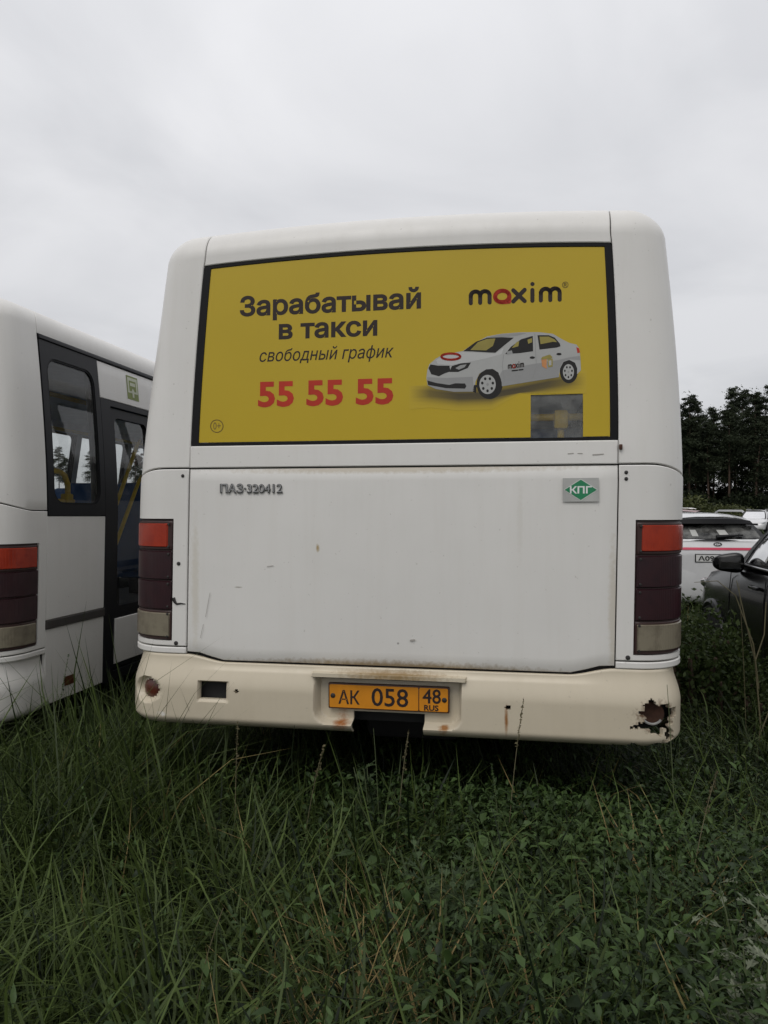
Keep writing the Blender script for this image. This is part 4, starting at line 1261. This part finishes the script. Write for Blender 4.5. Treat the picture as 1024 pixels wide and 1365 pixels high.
g = Geo(); P = [KE(0, x, 0.13 + 0.05 * k, 0.03) for k, x in enumerate((0.02, 0.25, 0.55))]
g.tube([P[0], P[1], P[2]], [0.03, 0.022, 0.010], 8); g.obj('rear_wiper', M_ctrim, kroot)
for (x0, x1) in ((-0.42, -0.30), (0.12, 0.30)):
    vv = [KE(0, x, s, 0.0065) for (x, s) in ((x0, 0.2), (x1, 0.2), (x1 - 0.05, 0.52), (x0 - 0.05, 0.52))]
    mesh_obj('window_paper', vv, [(0, 1, 2, 3)], flat('pale paper', (0.4, 0.4, 0.38), 0.8), kroot, False)

# black car on the right, left side and mirror showing
bx, by = (990 - CX) / F * 6.7, 6.7
L_b = 4.5; 
bl, BE, BG = build_car('parked_car', 'black car with chrome window line cut off by the right edge of the photo', (0, 0, 0), 0, M_cblack, L=L_b, H=1.70, belt=1.13, W=0.92, hood=1.06)
P = Vector(BG(0.955, 0.02, -1)); a = -math.radians(9)
R = Matrix.Rotation(a, 3, 'Z') @ P
bl.location = (bx - R.x, by - R.y, 0.0); bl.rotation_euler = (0, 0, a)

# red car, only its roof shows over the white one
build_car('parked_car', 'dark red car of which only the roof rises behind the white hatchback', (11.9, 28.0, 0.02), math.radians(62), M_cred, L=4.4, H=1.56, belt=0.95, W=0.90)
# white car far off
build_car('parked_car', 'white car far off in front of the blue container', (25.9, 53.0, 0.0), math.radians(-215), M_cwhite, L=4.5, H=1.52, belt=0.95, W=0.90)

# ------------------------------------------------------------------ blue container far off
def container(loc, yaw):
    root = thing('container', 'blue corrugated freight container standing at the foot of the pine wood', 'container', loc, (0, 0, yaw))
    m = flat('container blue', (0.012, 0.045, 0.16), 0.5, var=0.25, scale=2)
    v = []; f = []
    n = 80
    for k in range(n + 1):
        x = -3.0 + 6.0 * k / n; d = 0.035 if (k // 2) % 2 else 0.0
        v += [(x, d, 0.25), (x, d, 2.45)]
    for k in range(n): f.append((2 * k, 2 * k + 2, 2 * k + 3, 2 * k + 1))
    mesh_obj('side_wall', v, f, m, root, False)
    g = Geo(); g.box((0, 1.25, 1.35), (5.96, 2.3, 2.2)); g.obj('body', m, root, False)
    g = Geo()
    for zz in (0.2, 2.5): g.box((0, 0.02, zz), (6.06, 0.14, 0.14), 0.01); g.box((0, 2.4, zz), (6.06, 0.14, 0.14), 0.01)
    g.obj('rail', m, root, False)
    g = Geo()
    for xx in (-2.97, 2.97):
        for yy in (0.02, 2.4): g.box((xx, yy, 1.35), (0.16, 0.16, 2.4), 0.01)
    g.obj('corner_post', m, root, False)
    return root
container((46.0, 84.0, 0.12), -math.radians(8))

# ------------------------------------------------------------------ trees
M_bark = flat('pine bark', (0.055, 0.034, 0.022), 0.9, var=0.45, scale=3, bump=0.3)
M_needle = leafy('pine needles', (0.020, 0.027, 0.016), (0.054, 0.068, 0.036), 0.7, 0.15, 0.15)
M_shrub = leafy('olive shrub leaves', (0.035, 0.045, 0.014), (0.085, 0.095, 0.032), 0.6, 0.2, 0.25)
M_dshrub = leafy('dark bush leaves', (0.008, 0.012, 0.006), (0.022, 0.030, 0.012), 0.7, 0.15, 0.2)

def leaf_mesh(name, centres, size, mat, parent, flatness=1.0, tint=None, r=rng):
    """many small leaf cards, one random quad at each centre"""
    n = len(centres)
    a = r.normal(size=(n, 3)); a[:, 2] *= flatness; a /= np.linalg.norm(a, axis=1)[:, None]
    b = r.normal(size=(n, 3)); b[:, 2] *= flatness; b -= a * (a * b).sum(1)[:, None]; b /= np.linalg.norm(b, axis=1)[:, None]
    s = size * r.uniform(0.55, 1.3, size=(n, 1)); w = s * r.uniform(0.35, 0.7, size=(n, 1))
    c = np.asarray(centres)
    V = np.stack([c - a * s, c - b * w, c + a * s, c + b * w], 1).reshape(-1, 3)
    me = bpy.data.meshes.new(name)
    me.vertices.add(4 * n); me.vertices.foreach_set('co', V.ravel())
    me.loops.add(4 * n); me.loops.foreach_set('vertex_index', np.arange(4 * n, dtype=np.int32))
    me.polygons.add(n); me.polygons.foreach_set('loop_start', np.arange(0, 4 * n, 4, dtype=np.int32))
    me.update(calc_edges=True)
    at = me.attributes.new('tint', 'FLOAT', 'POINT')
    tv = r.uniform(0, 0.85, n) if tint is None else tint
    at.data.foreach_set('value', np.repeat(tv, 4).astype(np.float32))
    me.materials.append(mat)
    o = bpy.data.objects.new(name, me); COL.objects.link(o)
    if parent: o.parent = parent
    return o

def build_pine(h, seed, base=0.5, width=1.0):
    r = np.random.default_rng(seed)
    root = thing('pine_tree', 'tall dark pine with a bare trunk in the wood behind the parked cars', 'tree', (0, 0, 0), group='pine trees of the wood')
    g = Geo(); pts = []; bend = r.normal(0, 0.25, 2)
    for k in range(9):
        q = k / 8; pts.append((bend[0] * q * q + 0.08 * math.sin(4 * q + seed), bend[1] * q * q, h * 0.97 * q))
    g.tube(pts, [0.20 * (1 - 0.85 * k / 8) + 0.012 for k in range(9)], 7)
    for _ in range(16):
        q = r.uniform(0.28, 0.9); az = r.uniform(0, 6.28); ln = (0.6 + 1.3 * r.random()) * (1.2 - q)
        b = Vector((bend[0] * q * q, bend[1] * q * q, h * 0.97 * q))
        g.tube([b, b + Vector((math.cos(az) * ln, math.sin(az) * ln, ln * 0.25))], [0.045 * (1.2 - q), 0.012], 4)
    g.obj('trunk', M_bark, root, True, 60)
    C = []; T = []
    ncl = int(40 * width)
    for k in range(ncl):
        q = base + (1 - base) * ((k + r.random()) / ncl) ** 0.9
        wq = (q - base) / (1 - base)
        rad = width * (0.45 + 2.35 * math.sin(math.pi * min(1, 0.16 + 0.80 * wq)) ** 0.9) * r.uniform(0.3, 1.05)
        az = r.uniform(0, 6.28)
        cc = np.array([bend[0] * q * q + math.cos(az) * rad * 0.75, bend[1] * q * q + math.sin(az) * rad * 0.75, h * q])
        m = int(r.uniform(110, 260)); sc = r.uniform(0.35, 0.85) * (1.1 - 0.62 * wq)
        P = r.normal(size=(m, 3)) * np.array([sc, sc, sc * 0.42]) + cc; P[:, 2] = np.minimum(P[:, 2], h * 1.02)
        C.append(P); T.append(np.clip(r.uniform(0.0, 0.6) + r.normal(0, 0.12, m), 0, 0.85))
    P = r.normal(size=(160, 3)) * np.array([0.42, 0.42, h * 0.03]) + np.array([bend[0], bend[1], h * 0.96]); C.append(P); T.append(np.full(160, 0.4))
    leaf_mesh('crown', np.vstack(C), 0.15, M_needle, root, 0.7, np.concatenate(T), r)
    return root

def build_bush(name, label, mat, w, h, n, size, seed, cat='bush', group=None):
    r = np.random.default_rng(seed)
    root = thing(name, label, cat, (0, 0, 0), group=group)
    C = []; T = []
    for k in range(14):
        az = r.uniform(0, 6.28); rd = w * 0.42 * math.sqrt(r.random()); z = h * r.uniform(0.25, 0.85) * (1 - 0.4 * rd / w)
        m = n // 14; sc = r.uniform(0.10, 0.22)
        C.append(r.normal(size=(m, 3)) * np.array([w * sc, w * sc, h * sc * 0.8]) + np.array([math.cos(az) * rd, math.sin(az) * rd, z])); T.append(np.clip(r.uniform(0.1, 0.7) + r.normal(0, 0.12, m), 0, 0.85))
    C = np.vstack(C); C[:, 2] = np.abs(C[:, 2]); T = np.concatenate(T); ok = (C[:, 2] < h * (0.97 - 0.25 * np.hypot(C[:, 0], C[:, 1]) / w)) & (np.hypot(C[:, 0], C[:, 1]) < w * 0.62)
    leaf_mesh('foliage', C[ok], size, mat, root, 0.9, T[ok], r)
    g = Geo()
    for k in range(6):
        az = k * 1.05; g.tube([(0, 0, 0), (math.cos(az) * w * 0.12, math.sin(az) * w * 0.12, h * 0.3), (math.cos(az) * w * 0.28, math.sin(az) * w * 0.28, h * 0.6)], [0.04, 0.03, 0.012], 5)
    g.obj('stem', M_bark, root)
    return root

pines = [build_pine(17.5, 1, 0.40, 0.95), build_pine(19.6, 2, 0.46, 1.1), build_pine(16.0, 3, 0.30, 0.8), build_pine(18.6, 4, 0.52, 0.9), build_pine(15.5, 5, 0.36, 1.15), build_pine(13.0, 6, 0.22, 0.8), build_pine(20.2, 7, 0.50, 0.85)]
r = np.random.default_rng(5); used = set(); k = 0
def put_pine(x, y, sc):
    global k
    i = (k * 3 + int(r.integers(0, 3))) % 7; k += 1; rz = r.uniform(0, 6.28)
    s = (sc * r.uniform(0.85, 1.12),) * 2 + (sc * r.uniform(0.86, 1.08),)
    if i not in used: used.add(i); o = pines[i]; o.location = (x, y, 0); o.rotation_euler = (0, 0, rz); o.scale = s
    else: copy_thing(pines[i], (x, y, 0), rz, s)
for row, (yy, st) in enumerate(((124, 2.3), (128, 2.1), (133, 2.0), (139, 2.4))):
    x = 44.0 + row * 0.7
    while x < 80:
        put_pine(x + r.normal(0, 0.5), yy + r.normal(0, 1.0), 1.0 + 0.10 * sstep((x - 50) / 14)); x += st * r.uniform(0.45, 1.55)
for j in range(26):                       # the wood runs on behind the buses
    put_pine(12 + j * 1.28 + r.normal(0, 0.5), 124 + (j % 3) * 5.5 + r.normal(0, 1.0), 1.0)
for j in range(18):
    put_pine(-150 + j * 5.2 + r.normal(0, 1.5), 235 + r.normal(0, 6), 1.05)
b0 = build_bush('bush', 'dark low bush at the foot of the pine wood', M_dshrub, 3.6, 3.0, 1400, 0.22, 21, group='dark bushes under the pines')
for j in range(34):
    x = 44 + (j % 23) * 1.55 + r.normal(0, 0.4); y = (121.5 if j < 23 else 131) + r.normal(0, 1.2); s = r.uniform(0.8, 1.5) * (1.0 if j < 23 else 1.5)
    if j == 0: b0.location = (x, y, 0)
    else: copy_thing(b0, (x, y, 0), r.uniform(0, 6.28), (s, s, s * r.uniform(0.9, 1.3)))
sb = build_bush('shrub', 'olive green shrub growing beyond the cars, tallest, next to the bus corner', M_shrub, 4.2, 3.3, 2200, 0.16, 31, 'shrub', 'olive shrubs beyond the cars')
sb.location = (27.6, 70, 0)
copy_thing(sb, (30.2, 71, 0), 2.0, (0.95, 0.95, 0.72), 'olive green shrub growing beyond the cars, middle one of three')
copy_thing(sb, (32.9, 72, 0), 4.0, (0.8, 0.8, 0.70), 'olive green shrub growing beyond the cars, lowest and nearest the container')

# ------------------------------------------------------------------ grass and ground cover
M_grass = leafy('grass blades', (0.006, 0.013, 0.004), (0.092, 0.132, 0.034), 0.48, 0.22, 0.34)
M_cover = leafy('broad leaves', (0.006, 0.015, 0.004), (0.066, 0.112, 0.032), 0.48, 0.25, 0.25)
M_straw = leafy('dry straw', (0.20, 0.15, 0.06), (0.34, 0.25, 0.11), 0.6, 0.2, 0.25)
bus_inv = np.array([[RT[0], RT[1]], [FW[0], FW[1]]])
LP = np.array(left_bus.location)[:2]
BLP = np.array(bl.location)[:2]; ba = math.radians(9)
b_inv = np.array([[math.cos(ba), -math.sin(ba)], [math.sin(ba), math.cos(ba)]])
def cap(P):
    """clearance left for plants at ground points (x, y): low under the vehicles"""
    c = np.full(len(P), 9.0)
    for (o, inv, hw, ln, hh) in ((BUS_P[:2], bus_inv, 1.26, LB, 0.36), (LP, bus_inv, 1.26, LB, 0.36), (BLP, b_inv, 0.95, L_b, 0.16), (np.array([wx, wy]), b_inv, 0.95, 4.4, 0.16)):
        q = (P - o) @ inv.T
        ins = (np.abs(q[:, 0]) < hw) & (q[:, 1] > -0.02) & (q[:, 1] < ln + 0.02)
        c[ins] = hh
    return c
def smooth_noise(P, sc, seed):
    q = np.random.default_rng(seed); s = np.zeros(len(P))
    for _ in range(5):
        k = q.normal(size=2) * sc; s += np.sin(P @ k + q.uniform(0, 6.28))
    return s / 5
def blades(P, length, width, lean_, az, curl, tint, nseg=4, z0=0.0):
    n = len(P); t = np.linspace(0, 1, nseg + 1)
    ang = lean_[:, None] + curl[:, None] * t[None, :] ** 1.3
    ds = length[:, None] / nseg
    dx = np.sin(ang) * ds; dz = np.cos(ang) * ds
    hx = np.concatenate([np.zeros((n, 1)), np.cumsum(dx[:, :-1], 1)], 1); hz = np.concatenate([np.zeros((n, 1)), np.cumsum(dz[:, :-1], 1)], 1)
    c, s = np.cos(az)[:, None], np.sin(az)[:, None]
    wob = 0.12 * length[:, None] * np.sin(t[None, :] * 2.2 + az[:, None] * 3) * t[None, :]
    X = P[:, 0:1] + hx * c - wob * s; Y = P[:, 1:2] + hx * s + wob * c; Z = gz(P[:, 0])[:, None] + np.maximum(hz + (z0[:, None] if not isinstance(z0, float) else z0), 0.01)
    wp = width[:, None] * np.array([0.7, 1.0, 0.9, 0.62, 0.04])[None, :nseg + 1] / 2
    twist = az[:, None] + 1.57 + 0.5 * np.sin(az[:, None] * 7) * t[None, :]
    ox, oy = np.cos(twist) * wp, np.sin(twist) * wp
    V = np.stack([np.stack([X - ox, Y - oy, Z], -1), np.stack([X + ox, Y + oy, Z], -1)], 2)   # n, seg+1, 2, 3
    V = V.reshape(-1, 3)
    base = (np.arange(n) * (nseg + 1) * 2)[:, None]
    k = np.arange(nseg)[None, :] * 2
    Q = np.stack([base + k, base + k + 1, base + k + 3, base + k + 2], -1).reshape(-1, 4)
    return V, Q, np.repeat(tint, (nseg + 1) * 2)
def raw_mesh(name, V, Q, tint, mat):
    me = bpy.data.meshes.new(name)
    me.vertices.add(len(V)); me.vertices.foreach_set('co', V.astype(np.float32).ravel())
    m = len(Q); w = Q.shape[1]
    me.loops.add(w * m); me.loops.foreach_set('vertex_index', Q.astype(np.int32).ravel())
    me.polygons.add(m); me.polygons.foreach_set('loop_start', np.arange(0, w * m, w, dtype=np.int32))
    me.polygons.foreach_set('use_smooth', np.ones(m, dtype=bool))
    me.update(calc_edges=True)
    at = me.attributes.new('tint', 'FLOAT', 'POINT'); at.data.foreach_set('value', tint.astype(np.float32))
    me.materials.append(mat)
    o = bpy.data.objects.new(name, me); COL.objects.link(o)
    return o
def scatter(n, x0, x1, y0, y1): return np.stack([rng.uniform(x0, x1, n), rng.uniform(y0, y1, n)], 1)

def grass_layer(n, x0, x1, y0, y1, l0, l1, w0, w1, keep=None):
    P = scatter(n, x0, x1, y0, y1)
    if keep is not None: P = P[keep(P)]
    # drawn together in tufts
    tuft = np.floor(P / 0.15); h = np.sin(tuft[:, 0] * 12.9898 + tuft[:, 1] * 78.233) * 43758.5453; h -= np.floor(h)
    h2 = np.sin(tuft[:, 0] * 39.3 + tuft[:, 1] * 11.1) * 24634.63; h2 -= np.floor(h2)
    cen = (tuft + np.stack([h, h2], 1)) * 0.15
    P = P + (cen - P) * rng.uniform(0.1, 0.8, (len(P), 1))
    n = len(P); c = cap(P)
    L = rng.uniform(l0, l1, n) * (0.75 + 0.35 * h) * (1 + 0.25 * smooth_noise(P, 2.2, 3))
    L = L * (1 + 0.5 * ((P[:, 0] < -0.75) & (P[:, 1] > 2.9) & (P[:, 1] < 5)))
    L = np.minimum(L, c * 1.1)
    az = 6.28 * rng.random(n); az = np.where(rng.random(n) < 0.55, 2.2 * smooth_noise(P, 1.3, 9) * 3 + rng.normal(0, 0.7, n), az)
    le = np.abs(rng.normal(0.70, 0.42, n)); cu = rng.uniform(-0.2, 2.3, n)
    tint = np.clip(0.32 + 0.22 * smooth_noise(P, 1.7, 4) + rng.normal(0, 0.25, n), 0, 0.88)
    dry = rng.random(n) < 0.008; tint[dry] = rng.uniform(0.90, 0.97, dry.sum())
    return blades(P, L, rng.uniform(w0, w1, n), le, az, cu, tint)
right_cover = lambda P: 1 / (1 + np.exp(-(P[:, 0] - 0.05 + 0.3 * smooth_noise(P, 2.0, 8)) * 4)) * 1 / (1 + np.exp((P[:, 0] - 1.6) * 4)) * (P[:, 1] < 3.6)
parts = [grass_layer(120000, -5.0, 5.5, 0.75, 5.0, 0.18, 0.56, 0.0035, 0.0085, lambda P: rng.random(len(P)) > 0.62 * right_cover(P)),
         grass_layer(14000, -3.0, 3.5, 1.0, 4.2, 0.40, 0.72, 0.007, 0.012, lambda P: rng.random(len(P)) > 0.6 * right_cover(P)),
         grass_layer(30000, -5.0, 6.5, 5.0, 11.0, 0.25, 0.60, 0.006, 0.012),
         grass_layer(16000, -8.0, 16.0, 11.0, 26.0, 0.25, 0.55, 0.012, 0.026),
         grass_layer(14000, 6.0, 55.0, 26.0, 84.0, 0.25, 0.6, 0.04, 0.09)]
P = scatter(1500, -2.6, 2.6, 1.2, 3.9); n = len(P); c = cap(P)
parts.append(blades(P, np.minimum(rng.uniform(0.35, 0.75, n), c * 1.1), rng.uniform(0.005, 0.012, n), np.abs(rng.normal(0.6, 0.35, n)), rng.uniform(0, 6.28, n), rng.uniform(0.2, 1.6, n), rng.uniform(0.7, 0.9, n)))
P = scatter(36000, -4.5, 4.5, 0.8, 4.6); P = P[(cap(P) > 1) & (rng.random(len(P)) > 0.5 * right_cover(P))]; n = len(P)     # leaves leaving the culms part way up
parts.append(blades(P, rng.uniform(0.12, 0.34, n), rng.uniform(0.004, 0.010, n), np.abs(rng.normal(0.95, 0.35, n)), rng.uniform(0, 6.28, n), rng.uniform(0.2, 1.5, n),
                    np.clip(0.45 + 0.2 * smooth_noise(P, 1.7, 4) + rng.normal(0, 0.26, n), 0, 0.88), z0=rng.uniform(0.08, 0.32, n) * (1 + 0.3 * smooth_noise(P, 2.2, 3))))
off = 0; Vs = []; Qs = []; Ts = []
for V, Q, t in parts: Vs.append(V); Qs.append(Q + off); Ts.append(t); off += len(V)
tag(raw_mesh('grass', np.vstack(Vs), np.vstack(Qs), np.concatenate(Ts), M_grass), kind='stuff')

# broad leaved ground cover, mostly right of the middle
def broad(n, x0, x1, y0, y1, dens):
    P = scatter(n, x0, x1, y0, y1); P = P[rng.random(n) < dens(P)]
    n = len(P); c = cap(P)
    hgt = np.minimum(rng.uniform(0.05, 0.34, n) ** 0.8 * (1 + 0.3 * smooth_noise(P, 3, 6)), c)
    s = rng.uniform(0.014, 0.036, n)[:, None] * np.where(rng.random(n) < 0.12, 1.5, 1.0)[:, None]; w = s * rng.uniform(0.13, 0.32, n)[:, None]
    az = rng.uniform(0, 6.28, n); el = rng.normal(0.25, 0.45, n)
    d = np.stack([np.cos(az) * np.cos(el), np.sin(az) * np.cos(el), np.sin(el)], 1)
    b = np.stack([-np.sin(az), np.cos(az), rng.normal(0, 0.35, n)], 1)
    up = np.cross(d, b)
    B = np.stack([P[:, 0], P[:, 1], gz(P[:, 0]) + hgt], 1)
    # base, two mid sides, midrib, two fore sides, tip
    p0 = B; m1 = B + d * s * 0.45 + up * s * 0.10; l1_ = m1 + b * w + up * w * 0.35; r1_ = m1 - b * w + up * w * 0.35
    m2 = B + d * s * 0.85 + up * s * 0.06; l2_ = m2 + b * w * 0.72 + up * w * 0.2; r2_ = m2 - b * w * 0.72 + up * w * 0.2
    tp = B + d * s * 1.25 - up * s * 0.08
    V = np.stack([p0, l1_, m1, r1_, l2_, m2, r2_, tp], 1).reshape(-1, 3)
    k = (np.arange(n) * 8)[:, None]
    tri = np.array([[0, 2, 1, 1], [0, 3, 2, 2]])
    Q = np.concatenate([k + np.array([[0, 0 + 2, 1, 1]])][:0] + [k + np.array([[1, 2, 5, 4]]), k + np.array([[2, 3, 6, 5]]), ], 0)
    Tq = np.concatenate([k + np.array([[0, 2, 1]]), k + np.array([[0, 3, 2]]), k + np.array([[4, 5, 7]]), k + np.array([[5, 6, 7]])], 0)
    # quads as two triangles so that all faces are alike
    Q3 = np.concatenate([Q[:, [0, 1, 2]], Q[:, [0, 2, 3]], Tq], 0)
    tint = np.clip(0.40 + 0.25 * smooth_noise(P, 4, 14) + rng.normal(0, 0.22, n), 0, 0.88)
    return V, Q3, np.repeat(tint, 8)
cov = lambda P: np.clip(0.10 + 1.0 * right_cover(P), 0, 1)
V, Q, t = broad(125000, -2.5, 2.6, 0.85, 4.2, cov)
tag(raw_mesh('ground_cover', V, Q, t, M_cover), kind='stuff')
V, Q, t = broad(9000, 1.6, 4.5, 3.4, 10.0, lambda P: np.full(len(P), 0.6))
tag(raw_mesh('ground_cover', V, Q, t, M_shrub), kind='stuff')

# dry straw among the green, thickest below the middle of the picture
P = np.concatenate([rng.normal(size=(260, 2)) * np.array([0.16, 0.24]) + np.array([0.04, 2.12]), rng.normal(size=(60, 2)) * np.array([0.12, 0.2]) + np.array([0.95, 2.6]), scatter(130, -2.2, 2.2, 1.3, 3.4)])
n = len(P)
V, Q, t = blades(P, rng.uniform(0.34, 0.62, n), rng.uniform(0.004, 0.009, n), np.abs(rng.normal(0.35, 0.3, n)), rng.uniform(0, 6.28, n), rng.uniform(0.2, 1.8, n), rng.uniform(0, 0.8, n))
tag(raw_mesh('dry_straw', V, Q, t, M_straw), kind='stuff')

# ------------------------------------------------------------------ single weeds and stems
M_stem = flat('dry seed stem', (0.12, 0.105, 0.055), 0.7)
M_stemhead = leafy('seed head', (0.06, 0.055, 0.03), (0.14, 0.12, 0.065), 0.7, 0.15, 0.2)
M_gstem = flat('green seed stem', (0.075, 0.095, 0.04), 0.6)
def stem_thing(x, y, h, lean_x, lean_y, mat, head, label, droop=0.0):
    root = thing('grass_stem', label, 'grass stem', (x, y, float(gz(np.array([x]))[0])), group='single seeding grass stems')
    pts = []
    for k in range(10):
        q = k / 9; pts.append((lean_x * q ** 1.6, lean_y * q ** 1.6, h * q - droop * max(0, q - 0.6) ** 2 * 3))
    g = Geo(); g.tube(pts, [0.0022 - 0.0011 * k / 9 for k in range(10)], 5); g.obj('stalk', mat, root)
    if head:
        a = Vector(pts[7]); b = Vector(pts[9]); C = []
        for k in range(46):
            q = k / 45; p = a.lerp(b, q * 1.1); C.append(p + Vector(rng.normal(0, head * (1.1 - q), 3)))
        leaf_mesh('seed_head', np.array([tuple(c) for c in C]), 0.0065, M_stemhead if mat is M_stem else M_cover, root)
    return root
def gpt(px, py, d): return ((px - CX) / F * d, CAMH - (py - HY) / F * d)
stems = [(318, 955, 1060, 3.05, 0.02, M_stem, 0.004, 'thin pale grass stem standing before the left half of the bumper'),
         (432, 985, 1040, 3.1, 0.10, M_stem, 0.006, 'leaning grass ear before the bumper left of the number plate'),
         (498, 960, 1050, 3.15, -0.03, M_gstem, 0, 'thin bent stem below the left end of the number plate'),
         (545, 975, 1045, 3.1, 0.06, M_stem, 0.005, 'pale grass ear below the number plate'),
         (697, 925, 1100, 3.0, 0.07, M_stem, 0.003, 'forked dry stem before the rusty hole of the bumper'),
         (655, 1010, 1080, 2.9, -0.05, M_gstem, 0.004, 'slender stem leaning under the right half of the bumper'),
         (893, 905, 1060, 3.0, -0.03, M_gstem, 0.0, 'tall stem before the broken corner of the bumper'),
         (985, 770, 960, 4.4, -0.05, M_stem, 0.0, 'tall dry stem rising before the black car door'),
         (110, 1045, 1200, 2.3, -0.12, M_gstem, 0.006, 'feathery stem leaning left in the left grass'),
         (302, 1185, 1300, 2.0, 0.12, M_stem, 0.0, 'bent straw arching over the lower left grass'),
         (90, 870, 1000, 3.6, 0.10, M_gstem, 0.003, 'grass stem before the left bus corner'),
         (965, 1030, 1160, 2.6, 0.14, M_stem, 0.006, 'pale leaning straw right of the bumper')]
for (px, pyt, pyb, d, lx, mt, hd, lab) in stems:
    x, zt = gpt(px, pyt, d); stem_thing(x - lx, d, zt - float(gz(np.array([x]))[0]), lx, rng.normal(0, 0.03), mt, hd, lab, 0.06)
# branched tall weed in front of the black car
x, zt = gpt(1000, 772, 4.3)
tw = thing('tall_weed', 'dry branched weed standing in front of the black car', 'weed', (x + 0.03, 4.3, 0))
g = Geo()
main = [(0, 0, 0), (0.03, 0, 0.4), (0.0, 0.0, 0.75), (-0.06, 0, 1.0), (-0.10, 0.01, 1.20)]
g.tube(main, [0.005, 0.0045, 0.004, 0.003, 0.002], 6); g.obj('stalk', M_stem, tw)
for b in ([(0.02, 0, 0.6), (-0.02, -0.02, 0.85), (-0.12, -0.02, 1.12), (-0.22, -0.02, 1.20), (-0.34, 0, 1.19)], [(0.0, 0, 0.75), (0.05, 0.0, 0.9), (0.06, 0, 1.08)], [(0.03, 0, 0.35), (0.12, 0.02, 0.55), (0.16, 0.02, 0.72)]):
    g = Geo(); g.tube(b, [0.004 - 0.0006 * k for k in range(len(b))], 5); g.obj('branch', M_stem, tw)

def mugwort(x, y, h, seed, label, nst, mat):
    r = np.random.default_rng(seed)
    root = thing('mugwort_plant', label, 'weed', (x, y, 0), group='lobed leaved weeds in the grass')
    V = []; Q = []
    g = Geo()
    for s in range(nst):
        az = r.uniform(0, 6.28); ln = r.uniform(0.05, 0.35)
        top = Vector((math.cos(az) * h * ln, math.sin(az) * h * ln, h * r.uniform(0.75, 1.0)))
        pts = [Vector((0, 0, 0)).lerp(top, q) + Vector((0, 0, 0.04 * math.sin(q * 3))) for q in [k / 6 for k in range(7)]]
        g.tube(pts, [0.004 - 0.0004 * k for k in range(7)], 5)
        nl = 13
        for k in range(nl):
            q = 0.25 + 0.75 * k / (nl - 1); b = pts[0].lerp(pts[-1], q)
            la = az + k * 2.4 + r.normal(0, 0.3); L = 0.115 * (1.15 - 0.75 * q) * r.uniform(0.8, 1.2)
            d = Vector((math.cos(la), math.sin(la), 0.55 - 0.5 * (1 - q))).normalized(); sd = d.cross(Vector((0, 0, 1))).normalized(); up = sd.cross(d)
            def lobe(o, dr, ln_, w_):
                sp_ = dr.cross(up).normalized(); k0 = len(V)
                V.extend([o, o + dr * ln_ * 0.45 + sp_ * w_, o + dr * ln_, o + dr * ln_ * 0.45 - sp_ * w_]); Q.append((k0, k0 + 1, k0 + 2, k0 + 3))
            lobe(b, d, L, L * 0.09)
            for j in range(1, 5):
                o = b + d * L * (0.22 + 0.17 * j) - up * L * 0.02 * j * j
                for sg_ in (-1, 1):
                    dr = (d * 0.75 + sd * sg_ * 0.8 + up * 0.1).normalized(); lobe(o, dr, L * (0.42 - 0.055 * j), L * 0.075)
            lobe(b + d * L * 0.8, d, L * 0.4, L * 0.08)
    g.obj('stalk', M_gstem, root)
    tint = np.repeat(np.clip(r.normal(0.45, 0.18, len(Q)), 0, 0.85), 4)
    o = raw_mesh('foliage', np.array([tuple(v) for v in V]), np.array(Q), tint, mat); o.parent = root
    return root
M_mug = leafy('mugwort leaves', (0.020, 0.036, 0.015), (0.070, 0.105, 0.044), 0.6, 0.25, 0.25)
M_pale = leafy('pale mugwort leaves', (0.09, 0.11, 0.07), (0.20, 0.22, 0.15), 0.6, 0.25, 0.25)
def at_px(px, py, h):         # where a plant of height h must stand for its top to be seen there
    d = (CAMH - h) / ((py - HY) / F); return (px - CX) / F * d, d
for (px, py, h, sd, lab, nst, mt) in ((1008, 1175, 0.56, 1, 'pale silvery lobed weed at the right edge of the grass', 9, M_pale), (1012, 1275, 0.50, 2, 'small pale lobed weed in the lower right corner', 7, M_pale),
        (612, 1120, 0.56, 3, 'grey green lobed weed in the middle of the foreground', 9, M_mug), (590, 1205, 0.48, 4, 'low grey green lobed weed below the middle one', 8, M_mug),
        (880, 1140, 0.48, 5, 'dark lobed weed right of the middle foreground', 4, M_mug), (500, 1025, 0.50, 6, 'lobed weed under the number plate', 4, M_mug)):
    x, y = at_px(px, py, h); mugwort(x, y, h, sd, lab, nst, mt)
# leafy weeds filling the gap between the bus corner and the black car
M_weed = leafy('weed leaves', (0.014, 0.026, 0.007), (0.075, 0.105, 0.030), 0.55, 0.2, 0.3)
wd = build_bush('nettle_clump', 'leafy green weed clump growing between the bus corner and the black car, nearest the bus', M_weed, 0.58, 1.10, 3000, 0.021, 41, 'weed', 'leafy weeds beside the black car')
for j, (px, d, s, lab) in enumerate(((925, 5.0, 1.0, None), (957, 4.9, 0.80, 'low leafy weed clump in front of the black car wheel'), (940, 5.6, 1.0, 'leafy weed clump behind the nearest one, under the white hatchback'), (985, 5.0, 0.74, 'low leafy weed clump in front of the black car door'), (1018, 4.7, 0.66, 'lowest leafy weed clump at the right edge before the black car'))):
    x = (px - CX) / F * d
    if j == 0: wd.location = (x, d, 0)
    else: copy_thing(wd, (x, d, 0), j * 1.3, (s, s, s), lab)
#@@END
